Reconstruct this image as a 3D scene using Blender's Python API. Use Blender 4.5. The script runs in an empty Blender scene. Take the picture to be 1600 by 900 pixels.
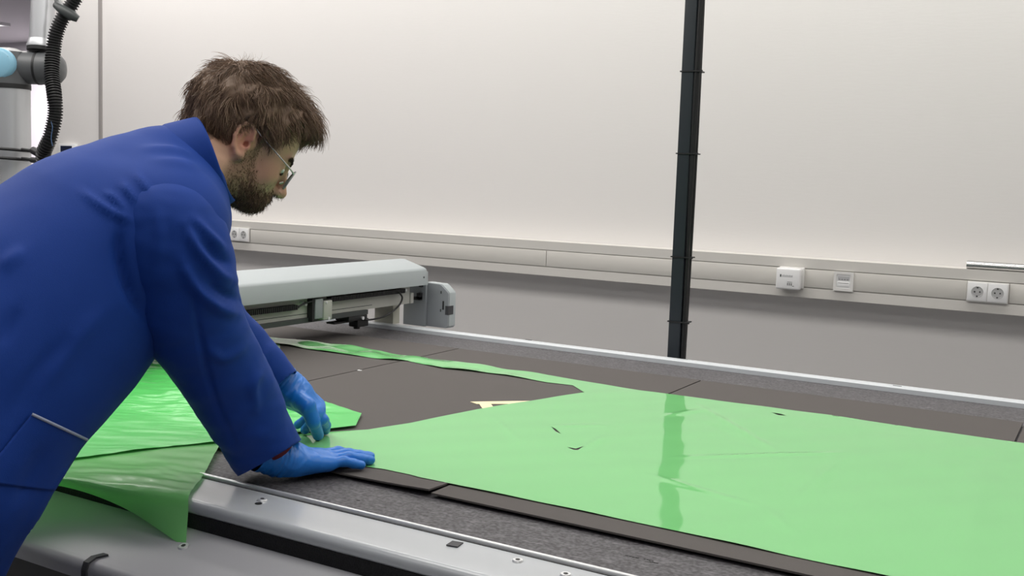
import bpy, bmesh, math, random
import numpy as np
from mathutils import Vector, Matrix, geometry, noise
from mathutils.bvhtree import BVHTree
random.seed(7); RNG = np.random.default_rng(7)
S = bpy.context.scene; COL = S.collection
# ------------------------------------------------------------------ camera, world, light, exposure
FPX = 1628.0; YAW, PIT, ROL = 0.52687, 0.09972, -0.03529; CAMZ = 1.46
def _rot(y, p, r):
    cy, sy, cp, sp, cr, sr = math.cos(y), math.sin(y), math.cos(p), math.sin(p), math.cos(r), math.sin(r)
    F = np.array([-sy*cp, cy*cp, -sp]); rt = np.array([cy, sy, 0.]); dn = np.cross(F, rt)
    return np.array([cr*rt+sr*dn, -sr*rt+cr*dn, F])
RC = _rot(YAW, PIT, ROL); CC = np.array([0, 0, CAMZ])
cam = bpy.data.cameras.new('camera'); cob = bpy.data.objects.new('camera', cam); COL.objects.link(cob)
M3 = Matrix((tuple(RC[0]), tuple(-RC[1]), tuple(-RC[2]))).transposed()
cob.matrix_world = Matrix.Translation((0, 0, CAMZ)) @ M3.to_4x4()
cam.sensor_width = 36; cam.lens = 36*FPX/1600; cam.clip_start = 0.05; S.camera = cob
S.view_settings.view_transform = 'Standard'; S.view_settings.look = 'None'; S.view_settings.gamma = 1
S.view_settings.exposure = -0.12
wd = bpy.data.worlds.new('world'); S.world = wd; wd.use_nodes = True
wd.node_tree.nodes['Background'].inputs[0].default_value = (0.93, 0.95, 1.0, 1)
wd.node_tree.nodes['Background'].inputs[1].default_value = 0.12
def area(name, loc, size, power, col=(1, .97, .93), rot=(0, 0, 0)):
    l = bpy.data.lights.new(name, 'AREA'); l.shape = 'RECTANGLE'; l.size, l.size_y = size; l.energy = power; l.color = col
    o = bpy.data.objects.new(name, l); o.location = loc; o.rotation_euler = rot; COL.objects.link(o); return o
CEZ = 3.6
LIGHTS = [(x, y) for y in (3.90, 1.3, -1.5) for x in (-5.4, -3.1, -0.8, 1.5)]
for (lx, ly) in LIGHTS:
    area('ceiling_lamp_light', (lx, ly, CEZ-.045), (2.2, .40 if ly > 3 else 1.3), {3.90: 30, 1.3: 34, -1.5: 6}[ly]*((1.25 if lx < -5 else 1) if ly > 3 else {-5.4: 1.2, -3.1: 1.3, -0.8: .7, 1.5: .35}[lx]))
area('far_room_light', (-11.1, 7.0, 2.96), (.9, .28), 110, (1, .96, 1.0))

def U(x, y, z):        # pixel of the photograph -> point at height z (layout measurements)
    d = RC.T @ np.array([(x-800)/FPX, (y-450)/FPX, 1.]); return CC+d*(z-CAMZ)/d[2]
def Dp(x, y, dep):     # pixel + distance along the view axis -> point
    return CC+(RC.T @ np.array([(x-800)/FPX, (y-450)/FPX, 1.]))*dep
# ------------------------------------------------------------------ materials
def srgb(r, g, b):
    f = lambda c: ((c/255+.055)/1.055)**2.4 if c > 10 else c/255/12.92
    return (f(r), f(g), f(b), 1)
def mat(name, col, rough=.5, metal=0, spec=.5, bump=0, scale=200, detail=4, var=0, stretch=None, dist=.001, coat=0, trans=0, alpha=None):
    m = bpy.data.materials.new(name); m.use_nodes = True; nt = m.node_tree; b = nt.nodes['Principled BSDF']
    b.inputs['Base Color'].default_value = col; b.inputs['Roughness'].default_value = rough
    b.inputs['Metallic'].default_value = metal; b.inputs['Specular IOR Level'].default_value = spec
    b.inputs['Coat Weight'].default_value = coat
    if bump or var:
        tc = nt.nodes.new('ShaderNodeTexCoord'); mp = nt.nodes.new('ShaderNodeMapping'); nz = nt.nodes.new('ShaderNodeTexNoise')
        nt.links.new(tc.outputs['Object'], mp.inputs[0]); nt.links.new(mp.outputs[0], nz.inputs['Vector'])
        if stretch: mp.inputs['Scale'].default_value = stretch
        nz.inputs['Scale'].default_value = scale; nz.inputs['Detail'].default_value = detail
        if bump:
            bp = nt.nodes.new('ShaderNodeBump'); bp.inputs['Strength'].default_value = bump; bp.inputs['Distance'].default_value = dist
            nt.links.new(nz.outputs[0], bp.inputs['Height']); nt.links.new(bp.outputs[0], b.inputs['Normal'])
        if var:
            mx = nt.nodes.new('ShaderNodeMix'); mx.data_type = 'RGBA'
            cr = nt.nodes.new('ShaderNodeMapRange'); cr.inputs[1].default_value = .3; cr.inputs[2].default_value = .7
            nt.links.new(nz.outputs[0], cr.inputs[0]); nt.links.new(cr.outputs[0], mx.inputs[0])
            mx.inputs[6].default_value = tuple(c*(1-var) for c in col[:3])+(1,)
            mx.inputs[7].default_value = tuple(min(1, c*(1+var)) for c in col[:3])+(1,)
            nt.links.new(mx.outputs[2], b.inputs['Base Color'])
    return m
M = {}
M['wall'] = mat('wall_paint', (.74, .72, .705, 1), .75, spec=.25, bump=.13, scale=60, detail=6, stretch=(.35, 1, 2.2), dist=.002)
M['far_wall'] = mat('far_wall_paint', (.74, .71, .73, 1), .8)
M['ceiling'] = mat('ceiling_paint', (.72, .68, .7, 1), .9)
M['floor'] = mat('floor_vinyl', (.22, .22, .23, 1), .5, var=.1, scale=5)
M['trunk'] = mat('trunking_plastic', (.62, .60, .565, 1), .45)
M['lid'] = mat('trunking_lid_plastic', (.62, .60, .56, 1), .4)
M['white'] = mat('white_plastic', (.80, .80, .80, 1), .35)
M['offwhite'] = mat('socket_plastic', (.70, .69, .67, 1), .35)
M['hole'] = mat('dark_hole', (.02, .02, .02, 1), .7)
M['print'] = mat('grey_print', (.2, .2, .2, 1), .7)
M['steel'] = mat('brushed_steel', (.62, .62, .62, 1), .25, metal=1, bump=.1, scale=100, stretch=(.02, 1, 1))
M['chrome'] = mat('chrome_strip', (.80, .81, .82, 1), .28, metal=.55)
M['mat'] = mat('foam_underlay', srgb(88, 84, 82), .85, spec=.25, bump=.25, scale=700, detail=2, var=.05)
M['alu'] = mat('painted_rail', srgb(176, 180, 184), .3, spec=.6, coat=.3, bump=.04, scale=20)
M['alu2'] = mat('anodised_far_rail', srgb(205, 210, 214), .35)
M['panel'] = mat('grey_lacquer', srgb(172, 172, 176), .42, spec=.5, bump=.05, scale=8)
M['gantry'] = mat('gantry_cover_paint', srgb(166, 173, 175), .5)
M['gantry2'] = mat('gantry_plate_paint', srgb(142, 146, 150), .5)
M['beam'] = mat('gantry_beam_paint', srgb(172, 172, 166), .45)
M['darkgrey'] = mat('dark_grey_metal', srgb(62, 66, 66), .5)
M['black'] = mat('black_plastic', (.012, .012, .013, 1), .5)
M['brush'] = mat('black_brush', (.01, .01, .012, 1), .9, bump=1, scale=300, dist=.004)
M['post'] = mat('charcoal_post', (.020, .026, .033, 1), .42, spec=.5)
M['cable'] = mat('black_cable', (.008, .008, .009, 1), .45)
M['sticker'] = mat('dark_sticker', (.045, .045, .05, 1), .6)
M['tape'] = mat('cream_paper', srgb(232, 218, 180), .7)
M['bluecap'] = mat('light_blue_cap', srgb(140, 190, 214), .35)
M['jointgrey'] = mat('joint_grey', srgb(88, 90, 92), .4)
M['tube'] = mat('robot_tube', (.56, .57, .59, 1), .36, metal=.6)
M['coat'] = mat('blue_coat_cloth', (.003, .036, .235, 1), .75, spec=.25, bump=.35, scale=900, detail=2, dist=.0006)
M['piping'] = mat('grey_reflective_piping', srgb(150, 158, 180), .5)
M['glove'] = mat('blue_nitrile', (.012, .17, .60, 1), .36, spec=.5, bump=.25, scale=160, detail=3, dist=.0012)
M['trousers'] = mat('dark_trousers', (.03, .035, .05, 1), .8)
M['shoe'] = mat('black_shoe', (.015, .015, .015, 1), .5)
M['undershirt'] = mat('dark_red_cuff', (.12, .01, .02, 1), .8)
M['lens'] = None
def sheen(m, w, r=.4):
    b = m.node_tree.nodes['Principled BSDF']; b.inputs['Sheen Weight'].default_value = w; b.inputs['Sheen Roughness'].default_value = r
    b.inputs['Sheen Tint'].default_value = (.35, .5, 1, 1)
sheen(M['coat'], .05)
def speckle_mat():      # worn grey conveyor surface with fine light scratches
    m = mat('worn_grey_bed', srgb(92, 90, 92), .6, spec=.4); nt = m.node_tree; b = nt.nodes['Principled BSDF']
    tc = nt.nodes.new('ShaderNodeTexCoord')
    n1 = nt.nodes.new('ShaderNodeTexNoise'); n1.inputs['Scale'].default_value = 150; n1.inputs['Detail'].default_value = 3
    mp = nt.nodes.new('ShaderNodeMapping'); mp.inputs['Scale'].default_value = (28, 110, 1)
    n2 = nt.nodes.new('ShaderNodeTexNoise'); n2.inputs['Scale'].default_value = 1.0; n2.inputs['Detail'].default_value = 5
    nt.links.new(tc.outputs['Object'], n1.inputs[0]); nt.links.new(tc.outputs['Object'], mp.inputs[0]); nt.links.new(mp.outputs[0], n2.inputs[0])
    r1 = nt.nodes.new('ShaderNodeMapRange'); r1.inputs[1].default_value = .35; r1.inputs[2].default_value = .65; r1.inputs[3].default_value = .45; r1.inputs[4].default_value = 1.2
    r2 = nt.nodes.new('ShaderNodeMapRange'); r2.inputs[1].default_value = .54; r2.inputs[2].default_value = .74; r2.inputs[3].default_value = 0; r2.inputs[4].default_value = .8
    nt.links.new(n1.outputs[0], r1.inputs[0]); nt.links.new(n2.outputs[0], r2.inputs[0])
    ad = nt.nodes.new('ShaderNodeMath'); ad.operation = 'ADD'; nt.links.new(r1.outputs[0], ad.inputs[0]); nt.links.new(r2.outputs[0], ad.inputs[1])
    mx = nt.nodes.new('ShaderNodeVectorMath'); mx.operation = 'SCALE'; mx.inputs[0].default_value = srgb(88, 86, 89)[:3]
    nt.links.new(ad.outputs[0], mx.inputs['Scale']); nt.links.new(mx.outputs[0], b.inputs['Base Color'])
    bp = nt.nodes.new('ShaderNodeBump'); bp.inputs['Strength'].default_value = .3; bp.inputs['Distance'].default_value = .0008
    nt.links.new(n1.outputs[0], bp.inputs['Height']); nt.links.new(bp.outputs[0], b.inputs['Normal'])
    return m
M['bed'] = speckle_mat()
def film_mat(name, col, rough, transl, bumps, alpha=1.0, spec=.5):
    m = bpy.data.materials.new(name); m.use_nodes = True; nt = m.node_tree; b = nt.nodes['Principled BSDF']; out = nt.nodes['Material Output']
    b.inputs['Base Color'].default_value = col; b.inputs['Roughness'].default_value = rough; b.inputs['Specular IOR Level'].default_value = spec
    tc = nt.nodes.new('ShaderNodeTexCoord'); prev = None
    for (sc, st, dist, stg) in bumps:
        mp = nt.nodes.new('ShaderNodeMapping'); mp.inputs['Scale'].default_value = sc; mp.inputs['Rotation'].default_value = (0, 0, -.55)
        nz = nt.nodes.new('ShaderNodeTexNoise'); nz.inputs['Scale'].default_value = 1; nz.inputs['Detail'].default_value = 3
        bp = nt.nodes.new('ShaderNodeBump'); bp.inputs['Strength'].default_value = stg; bp.inputs['Distance'].default_value = dist
        nt.links.new(tc.outputs['Object'], mp.inputs[0]); nt.links.new(mp.outputs[0], nz.inputs[0]); nt.links.new(nz.outputs[0], bp.inputs['Height'])
        if prev: nt.links.new(prev.outputs[0], bp.inputs['Normal'])
        prev = bp
    if prev: nt.links.new(prev.outputs[0], b.inputs['Normal'])
    tl = nt.nodes.new('ShaderNodeBsdfTranslucent'); tl.inputs[0].default_value = col
    mx = nt.nodes.new('ShaderNodeMixShader'); mx.inputs[0].default_value = transl
    nt.links.new(b.outputs[0], mx.inputs[1]); nt.links.new(tl.outputs[0], mx.inputs[2])
    nt.links.new(mx.outputs[0], out.inputs[0])
    return m
M['filmA'] = film_mat('green_film_flat', (.205, .585, .215, 1), .055, .05, [((9, 42, 1), .0017, 0, .9), ((60, 160, 1), .00012, 0, .6)])
M['filmB'] = film_mat('green_film_crumpled', (.10, .60, .13, 1), .30, .08, [((12, 50, 1), .0020, 0, .7)])
M['filmC'] = film_mat('green_film_draped', (.30, .80, .28, 1), .22, .45, [((10, 45, 1), .0015, 0, .6)])
M['filmE'] = film_mat('green_film_pale', (.42, .78, .38, 1), .2, .05, [])
def glass_mat():
    m = bpy.data.materials.new('spectacle_glass'); m.use_nodes = True; nt = m.node_tree; out = nt.nodes['Material Output']
    g = nt.nodes.new('ShaderNodeBsdfGlossy'); g.inputs['Roughness'].default_value = .03
    t = nt.nodes.new('ShaderNodeBsdfTransparent'); t.inputs[0].default_value = (.93, .95, .96, 1)
    fr = nt.nodes.new('ShaderNodeFresnel'); fr.inputs[0].default_value = 1.5
    mx = nt.nodes.new('ShaderNodeMixShader'); nt.links.new(fr.outputs[0], mx.inputs[0]); nt.links.new(t.outputs[0], mx.inputs[1]); nt.links.new(g.outputs[0], mx.inputs[2])
    nt.links.new(mx.outputs[0], out.inputs[0]); return m
M['lens'] = glass_mat()
def attr_mat(name, rough, spec, bump=0, scale=200, sss=0):
    m = mat(name, (1, 1, 1, 1), rough, spec=spec, bump=bump, scale=scale, dist=.0006); nt = m.node_tree
    a = nt.nodes.new('ShaderNodeAttribute'); a.attribute_name = 'tone'
    nt.links.new(a.outputs['Color'], nt.nodes['Principled BSDF'].inputs['Base Color'])
    nt.nodes['Principled BSDF'].inputs['Subsurface Weight'].default_value = sss
    nt.nodes['Principled BSDF'].inputs['Subsurface Radius'].default_value = (.01, .004, .002)
    return m
M['skin'] = attr_mat('skin', .5, .35, .3, 500)
M['hair'] = attr_mat('hair', .55, .3)
def emat(name, col, s):
    m = bpy.data.materials.new(name); m.use_nodes = True; b = m.node_tree.nodes['Principled BSDF']
    b.inputs['Emission Color'].default_value = col; b.inputs['Emission Strength'].default_value = s; return m
M['diffuser'] = emat('lamp_diffuser', (1, .97, .95, 1), 1.2)
# ------------------------------------------------------------------ mesh helpers
def link(name, me, m, parent=None):
    o = bpy.data.objects.new(name, me); COL.objects.link(o)
    if m is not None and not me.materials: me.materials.append(M[m] if isinstance(m, str) else m)
    if parent is not None: o.parent = parent
    return o
def empty(name, loc=(0, 0, 0), rz=0):
    o = bpy.data.objects.new(name, None); COL.objects.link(o); o.location = loc; o.rotation_euler = (0, 0, rz); o.empty_display_size = .05; return o
def tag(o, label=None, cat=None, group=None, kind=None):
    if label: o['label'] = label
    if cat: o['category'] = cat
    if group: o['group'] = group
    if kind: o['kind'] = kind
    return o
def bm_obj(name, bm, m, parent=None, smooth=False, origin=None):
    me = bpy.data.meshes.new(name); bm.normal_update(); bm.to_mesh(me); bm.free()
    if smooth: me.shade_smooth()
    o = link(name, me, m, parent)
    if parent is not None and parent.type == 'EMPTY' and origin is None:
        L = WORLD.get(parent.name)
        if L is not None: me.transform(Matrix.Translation(-Vector(L)))
    return o
WORLD = {}
def thing(name, loc, label, cat, group=None):
    o = empty(name, loc); WORLD[o.name] = tuple(loc); return tag(o, label, cat, group)
def addbox(bm, x0, x1, y0, y1, z0, z1, bev=0, seg=2):
    b = bmesh.new(); bmesh.ops.create_cube(b, size=1)
    for v in b.verts: v.co = Vector((x0+(v.co.x+.5)*(x1-x0), y0+(v.co.y+.5)*(y1-y0), z0+(v.co.z+.5)*(z1-z0)))
    if bev: bmesh.ops.bevel(b, geom=b.edges[:], offset=bev, segments=seg, affect='EDGES', profile=.5)
    t = bpy.data.meshes.new('t'); b.to_mesh(t); b.free(); bm.from_mesh(t); bpy.data.meshes.remove(t); return bm
def box(name, x0, x1, y0, y1, z0, z1, m, parent=None, bev=0, seg=2):
    o = bm_obj(name, addbox(bmesh.new(), x0, x1, y0, y1, z0, z1, bev, seg), m, parent)
    if bev: shade(o)
    return o
def shade(o, ang=.6):
    me = o.data; me.shade_smooth()
    try: me.set_sharp_from_angle(angle=ang)
    except Exception: pass
def frame_of(d):
    d = Vector(d).normalized(); a = Vector((0, 0, 1)) if abs(d.z) < .9 else Vector((1, 0, 0))
    u = d.cross(a).normalized(); return u, d.cross(u).normalized()
def addtube(bm, pts, r, n=12, cap=True):
    pts = [Vector(p) for p in pts]; rs = r if hasattr(r, '__len__') else [r]*len(pts); rings = []; u = None
    for i, p in enumerate(pts):
        d = (pts[min(i+1, len(pts)-1)]-pts[max(i-1, 0)]).normalized()
        if u is None: u, v = frame_of(d)
        else: u = (u-d*u.dot(d)).normalized(); v = d.cross(u)
        rings.append([bm.verts.new(p+(u*math.cos(2*math.pi*k/n)+v*math.sin(2*math.pi*k/n))*rs[i]) for k in range(n)])
    for a, b in zip(rings, rings[1:]):
        for k in range(n): bm.faces.new((a[k], a[(k+1) % n], b[(k+1) % n], b[k]))
    if cap:
        bm.faces.new(rings[0][::-1]); bm.faces.new(rings[-1])
    return bm
def tube(name, pts, r, m, parent=None, n=12):
    o = bm_obj(name, addtube(bmesh.new(), pts, r, n), m, parent); shade(o, .9); return o
def crom(pts, n):
    P = np.array(pts, float); P = np.vstack([2*P[0]-P[1], P, 2*P[-1]-P[-2]]); out = []
    for i in range(1, len(P)-2):
        for k in range(n):
            t = k/n; out.append(.5*((2*P[i])+(-P[i-1]+P[i+1])*t+(2*P[i-1]-5*P[i]+4*P[i+1]-P[i+2])*t*t+(-P[i-1]+3*P[i]-3*P[i+1]+P[i+2])*t**3))
    out.append(P[-2]); return np.array(out)
def extrude_profile(name, prof, x0, x1, m, parent=None, axis='x', sharp=.5):   # closed profile (a,b) pairs
    bm = bmesh.new(); f = (lambda s, a, b: (s, a, b)) if axis == 'x' else (lambda s, a, b: (a, s, b))
    A = [bm.verts.new(f(x0, a, b)) for a, b in prof]; B = [bm.verts.new(f(x1, a, b)) for a, b in prof]; n = len(prof)
    for i in range(n): bm.faces.new((A[i], A[(i+1) % n], B[(i+1) % n], B[i]))
    bm.faces.new(A[::-1]); bm.faces.new(B); bmesh.ops.recalc_face_normals(bm, faces=bm.faces[:])
    o = bm_obj(name, bm, m, parent); shade(o, sharp); return o
def adddisc(bm, c, nrm, r, h, n=20, r2=None):
    c = Vector(c); nrm = Vector(nrm).normalized(); return addtube(bm, [c, c+nrm*h], [r, r2 if r2 else r], n)
def prism(name, poly, z0, z1, m, parent=None):
    bm = bmesh.new(); A = [bm.verts.new((p[0], p[1], z0)) for p in poly]; B = [bm.verts.new((p[0], p[1], z1)) for p in poly]; n = len(poly)
    for i in range(n): bm.faces.new((A[i], A[(i+1) % n], B[(i+1) % n], B[i]))
    bm.faces.new(A[::-1]); bm.faces.new(B); bmesh.ops.recalc_face_normals(bm, faces=bm.faces[:]); return bm_obj(name, bm, m, parent)
# ------------------------------------------------------------------ the room
WY = 4.61; WX = -6.38
def struct(o): o['kind'] = 'structure'; return o
struct(box('floor', -15, 5, -4, 9, -.1, 0, 'floor'))
struct(box('ceiling', WX, 5, -4, 9, CEZ, CEZ+.1, 'ceiling')); struct(box('ceiling', -15, WX, -4, 9, 3.0, CEZ+.1, 'ceiling'))
struct(box('wall_back', WX, 4.6, WY, WY+.14, 0, CEZ, 'wall'))
struct(box('wall_far', -15, 4.6, 8.3, 8.4, 0, CEZ, 'far_wall'))
struct(box('wall_right', 4.46, 4.6, -4, 4.55, 0, CEZ, 'wall'))
struct(box('trim_1', -5.866, -5.841, WY-.012, WY, 0, CEZ, mat('grey_joint_strip', srgb(150, 146, 144), .6)))
struct(box('baseboard_back', WX, 4.46, WY-.015, WY, 0, .08, mat('grey_skirting', srgb(120, 120, 124), .6)))
def lamp(x, y, w, d, label, group=None, cz=3.0):
    t = thing('ceiling_light', (x, y, cz), label, 'ceiling light', group)
    bm = bmesh.new(); a, b = w/2, d/2
    for q in ((-a-.03, a+.03, -b-.03, -b), (-a-.03, a+.03, b, b+.03), (-a-.03, -a, -b, b), (a, a+.03, -b, b)):
        addbox(bm, x+q[0], x+q[1], y+q[2], y+q[3], cz-.03, cz)
    bm_obj('frame', bm, 'white', t)
    box('diffuser', x-a, x+a, y-b, y+b, cz-.025, cz-.001, 'diffuser', t)
for (lx, ly) in LIGHTS: lamp(lx, ly, 2.22, .42 if ly > 3 else 1.32, 'white ceiling panel light, '+{3.90: 'row nearest the back wall', 1.3: 'row above the cutting table', -1.5: 'row behind the camera'}[ly]+', '+{-5.4: 'leftmost', -3.1: 'second from left', -0.8: 'third from left', 1.5: 'rightmost'}[lx], 'panel lights on the main room ceiling', CEZ)
lamp(-11.1, 7.0, .95, .30, 'bright ceiling light of the far room at the top left corner')
# trunking
TZ0, TZ1 = 1.018, 1.186; TY = WY-.13
tr = thing('cable_trunking', (-2, WY, TZ0), 'long cream cable trunking running along the back wall', 'cable duct')
c0, c1 = TZ0+.042, TZ1-.042
extrude_profile('channel', [(WY-.0006, TZ0), (TY, TZ0), (TY, c0), (TY+.006, c0), (TY+.006, c1), (TY, c1), (TY, TZ1), (WY-.0006, TZ1)], WX+.02, 4.44, 'trunk', tr, sharp=.3)
LX = [WX+.02, -4.61, -4.455, -2.458, -1.262, -1.197, -.546, -.378, 2.0, 4.44]
edges = [(-6.26, -4.54), (-4.384, -2.420), (-2.417, -.514), (-.360, 2.0), (2.003, 4.44)]
for a, b in edges:
    box('lid', a, b, TY-.001, TY+.0055, c0+.0035, c1-.0035, 'lid', tr, .0012)
def schuko(bm_holes, bm_ring, x, z, y):
    # recessed round well, drawn as a ring + darker floor + pins
    addtube(bm_ring, [(x, y+.001, z), (x, y-.0015, z)], [.0215, .0215], 28)
    for dx in (-.0095, .0095): addtube(bm_holes, [(x+dx, y, z), (x+dx, y-.0022, z)], .0032, 10)
    for dz in (-.0185, .0185): addbox(bm_holes, x-.003, x+.003, y-.0022, y, z+dz-.0022, z+dz+.0022)
def double_socket(x, z, label):
    t = thing('double_power_socket', (x, TY, z), label, 'power socket')
    h = .0405; y = TY-.012
    bm = bmesh.new()
    addbox(bm, x-.0755, x+.0755, y, TY-.0012, z-h, z+h, .0025)
    # recess wells
    o = bm_obj('cover_frame', bm, 'offwhite', t); shade(o)
    for s in (-1, 1):
        xx = x+s*.0365
        o = box('socket_insert', xx-.035, xx+.035, y-.0028, y+.001, z-.036, z+.036, 'white', t, .001)
        b = bmesh.new()
        n = 32; ra, rb = .0212, .0195
        # annular lip and sunken floor, both proud of the insert by fractions so the well reads as a cup
        R0 = [b.verts.new((xx+.0225*math.cos(a), y-.0029, z+.0225*math.sin(a))) for a in [2*math.pi*k/n for k in range(n)]]
        R1 = [b.verts.new((xx+ra*math.cos(a), y-.0042, z+ra*math.sin(a))) for a in [2*math.pi*k/n for k in range(n)]]
        R2 = [b.verts.new((xx+rb*math.cos(a), y-.0030, z+rb*math.sin(a))) for a in [2*math.pi*k/n for k in range(n)]]
        for k in range(n):
            q = (k+1) % n; b.faces.new((R0[k], R0[q], R1[q], R1[k])); b.faces.new((R1[k], R1[q], R2[q], R2[k]))
        b.faces.new(R2)
        bmesh.ops.recalc_face_normals(b, faces=b.faces[:])
        rg = bm_obj('plug_well', b, mat('well_grey', (.42, .42, .42, 1), .5) if 'well_grey' not in bpy.data.materials else bpy.data.materials['well_grey'], t)
        b = bmesh.new()
        for dx in (-.0095, .0095): addtube(b, [(xx+dx, y-.0025, z), (xx+dx, y-.0042, z)], .0030, 12)
        for dz in (-.018, .016): addbox(b, xx-.0028, xx+.0028, y-.0042, y-.002, z+dz-.0015, z+dz+.003)
        bm_obj('pin_holes', b, 'hole', t)
    return t
double_socket(-.437, 1.100, 'white double power socket at the right end of the trunking, under the steel bar')
double_socket(-4.462, 1.108, 'small white double power socket on the trunking beside the man\'s chest')
# thermostat-like box
t = thing('wall_device_box', (-1.209, TY, 1.1), 'white rounded plug-in box standing proud of the trunking, with grey print', 'electrical box')
x0, x1 = -1.262, -1.160
box('base', x0-.002, x1+.004, TY-.02, TY-.0012, 1.057, 1.146, 'offwhite', t, .004)
box('housing', x0-.004, x1-.004, TY-.055, TY-.02, 1.052, 1.142, 'white', t, .007, 3)
yb = TY-.0556
box('printed_line', -1.248, -1.243, yb, yb+.002, 1.104, 1.115, 'hole', t)
def textobj(name, s, size, loc, m, parent, rx=math.pi/2):
    cu = bpy.data.curves.new(name, 'FONT'); cu.body = s; cu.size = size; cu.extrude = .0002
    o = bpy.data.objects.new('tmp', cu); COL.objects.link(o); bpy.context.view_layer.update()
    me = bpy.data.meshes.new_from_object(o.evaluated_get(bpy.context.evaluated_depsgraph_get())); bpy.data.objects.remove(o)
    me.transform(Matrix.Translation(Vector(loc)) @ Matrix.Rotation(rx, 4, 'X'))
    p = WORLD.get(parent.name)
    if p: me.transform(Matrix.Translation(-Vector(p)))
    me.materials.clear(); return link(name, me, m, parent)
M['softprint'] = mat('faint_grey_print', (.45, .45, .46, 1), .7)
bm = bmesh.new()
for i in range(11):
    bx = -1.239+i*.0042; addbox(bm, bx, bx+.0026, yb, yb+.002, 1.105, 1.105+(.009 if i % 3 else .0075))
bm_obj('faint_print', bm, 'softprint', t)
bm = bmesh.new()
addbox(bm, -1.216, -1.194, yb, yb+.002, 1.083, 1.085)
for i in range(3): addbox(bm, -1.216+i*.008, -1.211+i*.008, yb, yb+.002, 1.069, 1.080)
addbox(bm, -1.194, -1.186, yb, yb+.002, 1.066, 1.069)
bm_obj('corner_mark', bm, 'print', t)
# data socket
t = thing('network_socket', (-.992, TY, 1.1), 'square white network socket with a slotted centre, right of the plug-in box', 'network socket')
cx, cz = -.992, 1.100
bm = bmesh.new()
for q in ((-.0405, .0405, .029, .0405), (-.0405, .0405, -.0405, -.029), (-.0405, -.029, -.029, .029), (.029, .0405, -.029, .029)):
    addbox(bm, cx+q[0], cx+q[1], TY-.011, TY-.0012, cz+q[2], cz+q[3])
bm_obj('cover_frame', bm, 'offwhite', t)
box('insert', cx-.029, cx+.029, TY-.008, TY-.001, cz-.029, cz+.029, 'white', t)
box('upper_slot', cx-.024, cx+.024, TY-.0085, TY-.0075, cz+.006, cz+.020, 'softprint', t)
bm = bmesh.new()
for i in range(4): addbox(bm, cx-.020+i*.011, cx-.014+i*.011, TY-.0092, TY-.008, cz+.006, cz+.0105)
bm_obj('port_contacts', bm, 'print', t)
box('label_window', cx-.024, cx+.024, TY-.0105, TY-.0075, cz-.022, cz-.003, 'white', t, .001)
box('label_shadow_slot', cx-.022, cx+.022, TY-.0110, TY-.0100, cz-.007, cz-.005, 'print', t)
# steel bar above trunking
t = thing('steel_bar', (-.3, TY+.02, TZ1), 'round bare steel bar lying on top of the trunking at the right edge', 'metal bar')
tube('rod', [(-.523, TY+.022, TZ1+.0165), (1.3, TY+.022, TZ1+.0165)], .016, 'steel', t, 24)
tube('end_collar', [(-.520, TY+.022, TZ1+.0165), (-.497, TY+.022, TZ1+.0165)], .0168, 'steel', t, 24)
# thermostat on far left wall
t = thing('wall_thermostat', (-6.17, WY, 1.58), 'small white wall panel with a dark screen just above the man\'s shoulder', 'control panel')
box('housing', -6.262, -6.09, WY-.025, WY-.001, 1.50, 1.622, 'white', t, .004)
box('screen', -6.237, -6.12, WY-.0265, WY-.0245, 1.53, 1.608, mat('dark_screen', (.01, .015, .04, 1), .2), t)
# ------------------------------------------------------------------ black post with cables
PX, PY = -1.262, 3.30
t = thing('ceiling_post', (PX, PY, 0), 'tall charcoal square post with black cables tied along it, behind the table', 'post')
bm = addbox(bmesh.new(), PX-.031, PX+.013, PY-.022, PY+.022, 0.004, CEZ-.001, .006, 3)
o = bm_obj('post', bm, 'post', t); shade(o)
box('foot_plate', PX-.09, PX+.08, PY-.08, PY+.08, 0, .008, 'post', t)
def cab(off, ph, r):
    return [(PX+.022+off+.003*math.sin(z*3+ph), PY-.012+.004*math.sin(z*2.3+ph), z) for z in np.linspace(.3, CEZ-.005, 70)]
tube('cable', cab(0, 0, 0), .0075, 'cable', t, 10); tube('cable', cab(.003, 1.7, 0), .006, 'cable', t, 8)
tube('cable', [(p[0]-.001, PY+.006, p[2]) for p in cab(0, 3.1, 0)], .0075, 'cable', t, 8)
for z in (1.018, 1.236, 1.579, 1.847, 2.3):
    bm = bmesh.new(); addbox(bm, PX-.034, PX+.034, PY-.0255, PY+.0245, z-.002, z+.002); addbox(bm, PX+.034, PX+.042, PY-.026, PY-.017, z-.0035, z+.0035)
    bm_obj('cable_tie', bm, 'black', t)
# ------------------------------------------------------------------ cutting table
TX0, TX1 = -3.1, .85
BZ = .912; MZ = .9215
ct = thing('cutting_table', (-1.1, 2.2, 0), 'large flatbed cutting table with grey worn bed and light metal rails', 'table')
box('bed_surface', TX0+.05, TX1-.02, 1.336, 3.052, .875, BZ, 'bed', ct)
box('frame_body', TX0+.1, TX1-.1, 1.25, 3.0, .60, .874, 'darkgrey', ct)
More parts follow.
